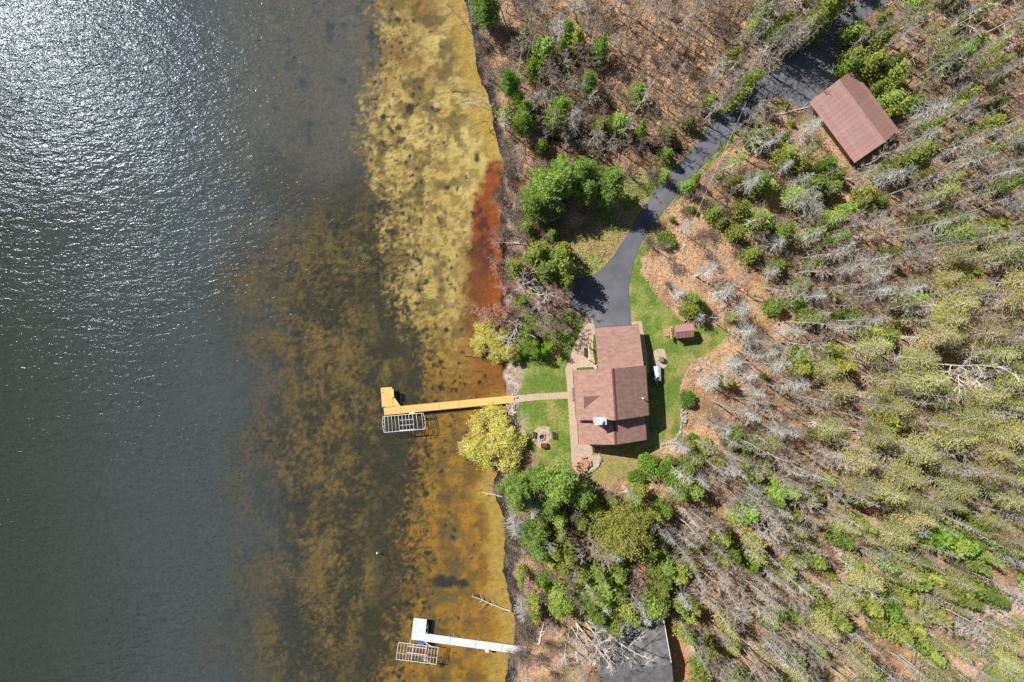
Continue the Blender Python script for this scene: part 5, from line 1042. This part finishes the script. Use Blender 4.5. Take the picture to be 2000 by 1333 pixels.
log(w2(998, 1193, .3), W(921, 1165, 0)[:2], .15, 'grey_bark', 'long grey driftwood tree lying out into the shallows above the pale dock', z=(.5, .05), stubs=10)
log(w2(982, 970, .3), W(942, 961, 0)[:2], .13, 'white_bark', 'pale driftwood pole reaching into the water below the yellow willow', z=(.6, .1), stubs=4)
log(w2(1052, 1260), w2(1064, 1212), .22, 'white_bark', 'white birch trunk lying on the bank above the pale dock', stubs=3)
log(w2(1030, 518 - 40), W(985, 474, 1.2)[:2], .12, 'white_bark', 'pale leaning trunk across the bank by the iron-red shallows', z=(1.5, 1.6), stubs=4)
log(W(905, 664+30, 0)[:2], W(950, 700, 0)[:2], .07, 'bark', 'dark stick lying in the orange shallows above the tan dock', z=(.02, .03), stubs=1)
log(W(880, 176, 0)[:2], W(926, 178, 0)[:2], .08, 'bark', 'dark stick in the golden shallows near the top of the shore', z=(.0, .04), stubs=1)
EASTLOG = [(1505, 228, 1600, 205, .20, 'grey'), (1305, 565, 1345, 625, .14, 'grey'), (1525, 700, 1560, 640, .14, 'pale'), (1735, 275, 1800, 240, .14, 'grey'), (1590, 760, 1690, 775, .12, 'pale'), (1465, 900, 1560, 985, .13, 'pale'), (1540, 1060, 1620, 1120, .12, 'pale'), (1700, 1010, 1620, 985, .12, 'grey'), (1440, 1080, 1500, 1170, .12, 'grey'), (1820, 470, 1900, 440, .12, 'grey'), (1660, 470, 1760, 430, .12, 'pale'), (1530, 500, 1590, 450, .12, 'grey'), (1740, 980, 1800, 1050, .12, 'pale'), (1310, 880, 1345, 835, .09, 'pale'), (1620, 860, 1520, 830, .11, 'pale'), (1380, 480, 1430, 520, .10, 'grey'), (1230, 130, 1290, 170, .11, 'pale'), (1010, 95, 1060, 150, .12, 'grey'), (1230, 955, 1290, 1010, .12, 'pale'), (1420, 1230, 1530, 1300, .12, 'pale')]
PLACE = ['lying towards the garage corner from the drive', 'lying along the edge of the brown clearing by the playhouse', 'propped in the brown clearing right of the playhouse shadow', 'lying past the far end of the garage', 'lying among dead spruces right of the boulder', 'lying downhill right of the curved stone wall', 'lying among thin trunks well below the stone wall', 'lying crosswise under the southern larches', 'lying among thin trunks above the cabin green bush', 'lying under the upper larches near the east edge', 'lying in open brown ground below the garage', 'lying above the dead spruces in the clearing', 'lying below the largest green cedar pair', 'short stick beside the little bush by the stone wall', 'lying between stone wall and southern larches', 'lying in the clearing right of the rounded bush', 'lying in brown leaves above the dark ditch', 'lying in brush near the top shore snag', 'lying left of the broad olive tree top', 'long trunk lying right of the cabin']
for (x0, y0, x1, y1, r, cz), pl in zip(EASTLOG, PLACE): log(w2(x0, y0), w2(x1, y1), r, 'white_bark' if cz == 'pale' else 'grey_bark', f'{cz} fallen log {pl}', stubs=5, group='fallen logs on the forest floor')

# ------------------------------------------------------------------ uncountable ground cover
sr = np.random.default_rng(31)
def scatter(n, x0=-10, x1=100, y0=-66, y1=66):
    x = sr.uniform(x0, x1, n); y = sr.uniform(y0, y1, n); px = 1000+x*11.25; py = 666.5-y*11.25; ok = (x > shore_x(y)+1.5) & (np.hypot(px-1000, py-666.5) < 1320)
    for q in [LAWN_W, LAWN_E, LAWN_S, DRIVE]+BLD[:4]: ok &= ~inpoly(px, py, q)
    ok &= ~inpoly(px, py, [(1100, 600), (1270, 620), (1285, 880), (1175, 930), (1100, 925)])
    return x[ok], y[ok]
x, y = scatter(120000); dn = fbm(x*.35, y*.35, 3, 51); k = dn > .30; x, y = x[k], y[k]
b = MB(); b.leaves(np.column_stack([x, y, gz(x, y)+sr.uniform(.01, .22, len(x))]), .34, .17, sr, 1.3); tag(b.build('leaf_litter', 'litter_leaf'), 'tan fallen leaves and dead bracken over the forest floor', 'leaves', kind='stuff')
x, y = scatter(26000); z = gz(x, y); n = len(x); az = sr.uniform(0, 6.283, n); L = sr.gamma(2.0, .38, n)+.25; e = np.column_stack([x+np.cos(az)*L, y+np.sin(az)*L, z+sr.uniform(.0, .9, n)*L])
e[:, 2] = np.maximum(e[:, 2], gz(e[:, 0], e[:, 1])+.03)
bad = inpoly(1000+e[:, 0]*11.25, 666.5-e[:, 1]*11.25, DRIVE); A = np.column_stack([x, y, z+.03])[~bad]; e = e[~bad]; n = len(A); h1 = n//2
b = MB(); b.tubes(A[:h1], e[:h1], sr.uniform(.012, .035, h1), .008, 3, 0); b.tubes(A[h1:], e[h1:], sr.uniform(.012, .03, n-h1), .008, 3, 1); tag(b.build('brushwood', ['brown_twig', 'lichen_twig']), 'tangle of dead sticks and brush over the forest floor', 'brushwood', kind='stuff')
# reedy dead grass and twigs along the shore bank
yy = sr.uniform(-64, 66, 9000); xx = shore_x(yy)+sr.gamma(2.0, 1.1, 9000)+.3; ppy = 666.5-yy*11.25; k = (xx-shore_x(yy) < 7) & ~((ppy > 690) & (ppy < 880) & (sr.random(9000) < .85)); xx, yy = xx[k], yy[k]; n = len(xx); az = sr.uniform(0, 6.283, n); L = sr.uniform(.3, 1.1, n)
zz = gz(xx, yy); b = MB(); b.tubes(np.column_stack([xx, yy, zz]), np.column_stack([xx+np.cos(az)*L*.7, yy+np.sin(az)*L*.7, zz+L*.6]), .018, .007, 3); tag(b.build('shore_brush', 'grey_twig'), 'grey dead stalks and twigs along the shore bank', 'brush', kind='stuff')
# grass blades on the lawns
gx, gy = [], []
for q in (LAWN_W, LAWN_E, LAWN_S, LAWN_N, VERGE):
    Q = np.array([w2(*p) for p in q]); lo_, hi_ = Q.min(0), Q.max(0); n = int((hi_-lo_).prod()*26); a = sr.uniform(lo_[0], hi_[0], n); c = sr.uniform(lo_[1], hi_[1], n); k = inpoly(a, c, [tuple(v) for v in Q]); gx.append(a[k]); gy.append(c[k])
gx = np.concatenate(gx); gy = np.concatenate(gy); ppx = 1000+gx*11.25; ppy = 666.5-gy*11.25
k = ~inpoly(ppx, ppy, DRIVE)
for q in ([(1100, 722), (1145, 612), (1240, 612), (1256, 626), (1272, 735), (1272, 880), (1176, 880), (1174, 905), (1150, 928), (1122, 930), (1112, 893), (1106, 785), (1104, 760)], [(1000, 766), (1110, 762), (1110, 782), (1000, 790)]): k &= ~inpoly(ppx, ppy, q)
k &= np.hypot(ppx-1062.5, ppy-854.5) > 24; k &= ~((np.abs(ppx-1288) < 15) & (np.abs(ppy-702) < 24)); k &= gx > shore_x(gy)+2.2; k &= fbm(gx*.8, gy*.8, 3, 66) > .42
gx, gy = gx[k], gy[k]
mat('grass_blade', (.15, .24, .036), (.30, .34, .095), scale=.5, detail=5, transl=.3)
b = MB(); b.leaves(np.column_stack([gx, gy, gz(gx, gy)+.05]), .16, .05, sr, .4); tag(b.build('grass', 'grass_blade'), 'short spring grass on the lawns around the house', 'grass', kind='stuff')
# low green growth in the planting beds
for q, lab in (([(1159, 656), (1164, 653), (1169, 712), (1164, 712), (1159, 690)], 'strip of low green plants between patio and house wall'), ([(1128, 720), (1157, 718), (1159, 724), (1128, 726)], 'strip of low green plants under the lake-side gable')):
    Q = np.array([w2(*p) for p in q]); lo_, hi_ = Q.min(0), Q.max(0); a = sr.uniform(lo_[0], hi_[0], 1600); c = sr.uniform(lo_[1], hi_[1], 1600); k = inpoly(a, c, [tuple(v) for v in Q]); a, c = a[k], c[k]; b = MB(); b.leaves(np.column_stack([a, c, GZ0+.13+sr.uniform(0, .3, len(a))]), .2, .1, sr, .6); tag(b.build('bed_plants', 'fir_leaf'), lab, 'plants', kind='stuff')
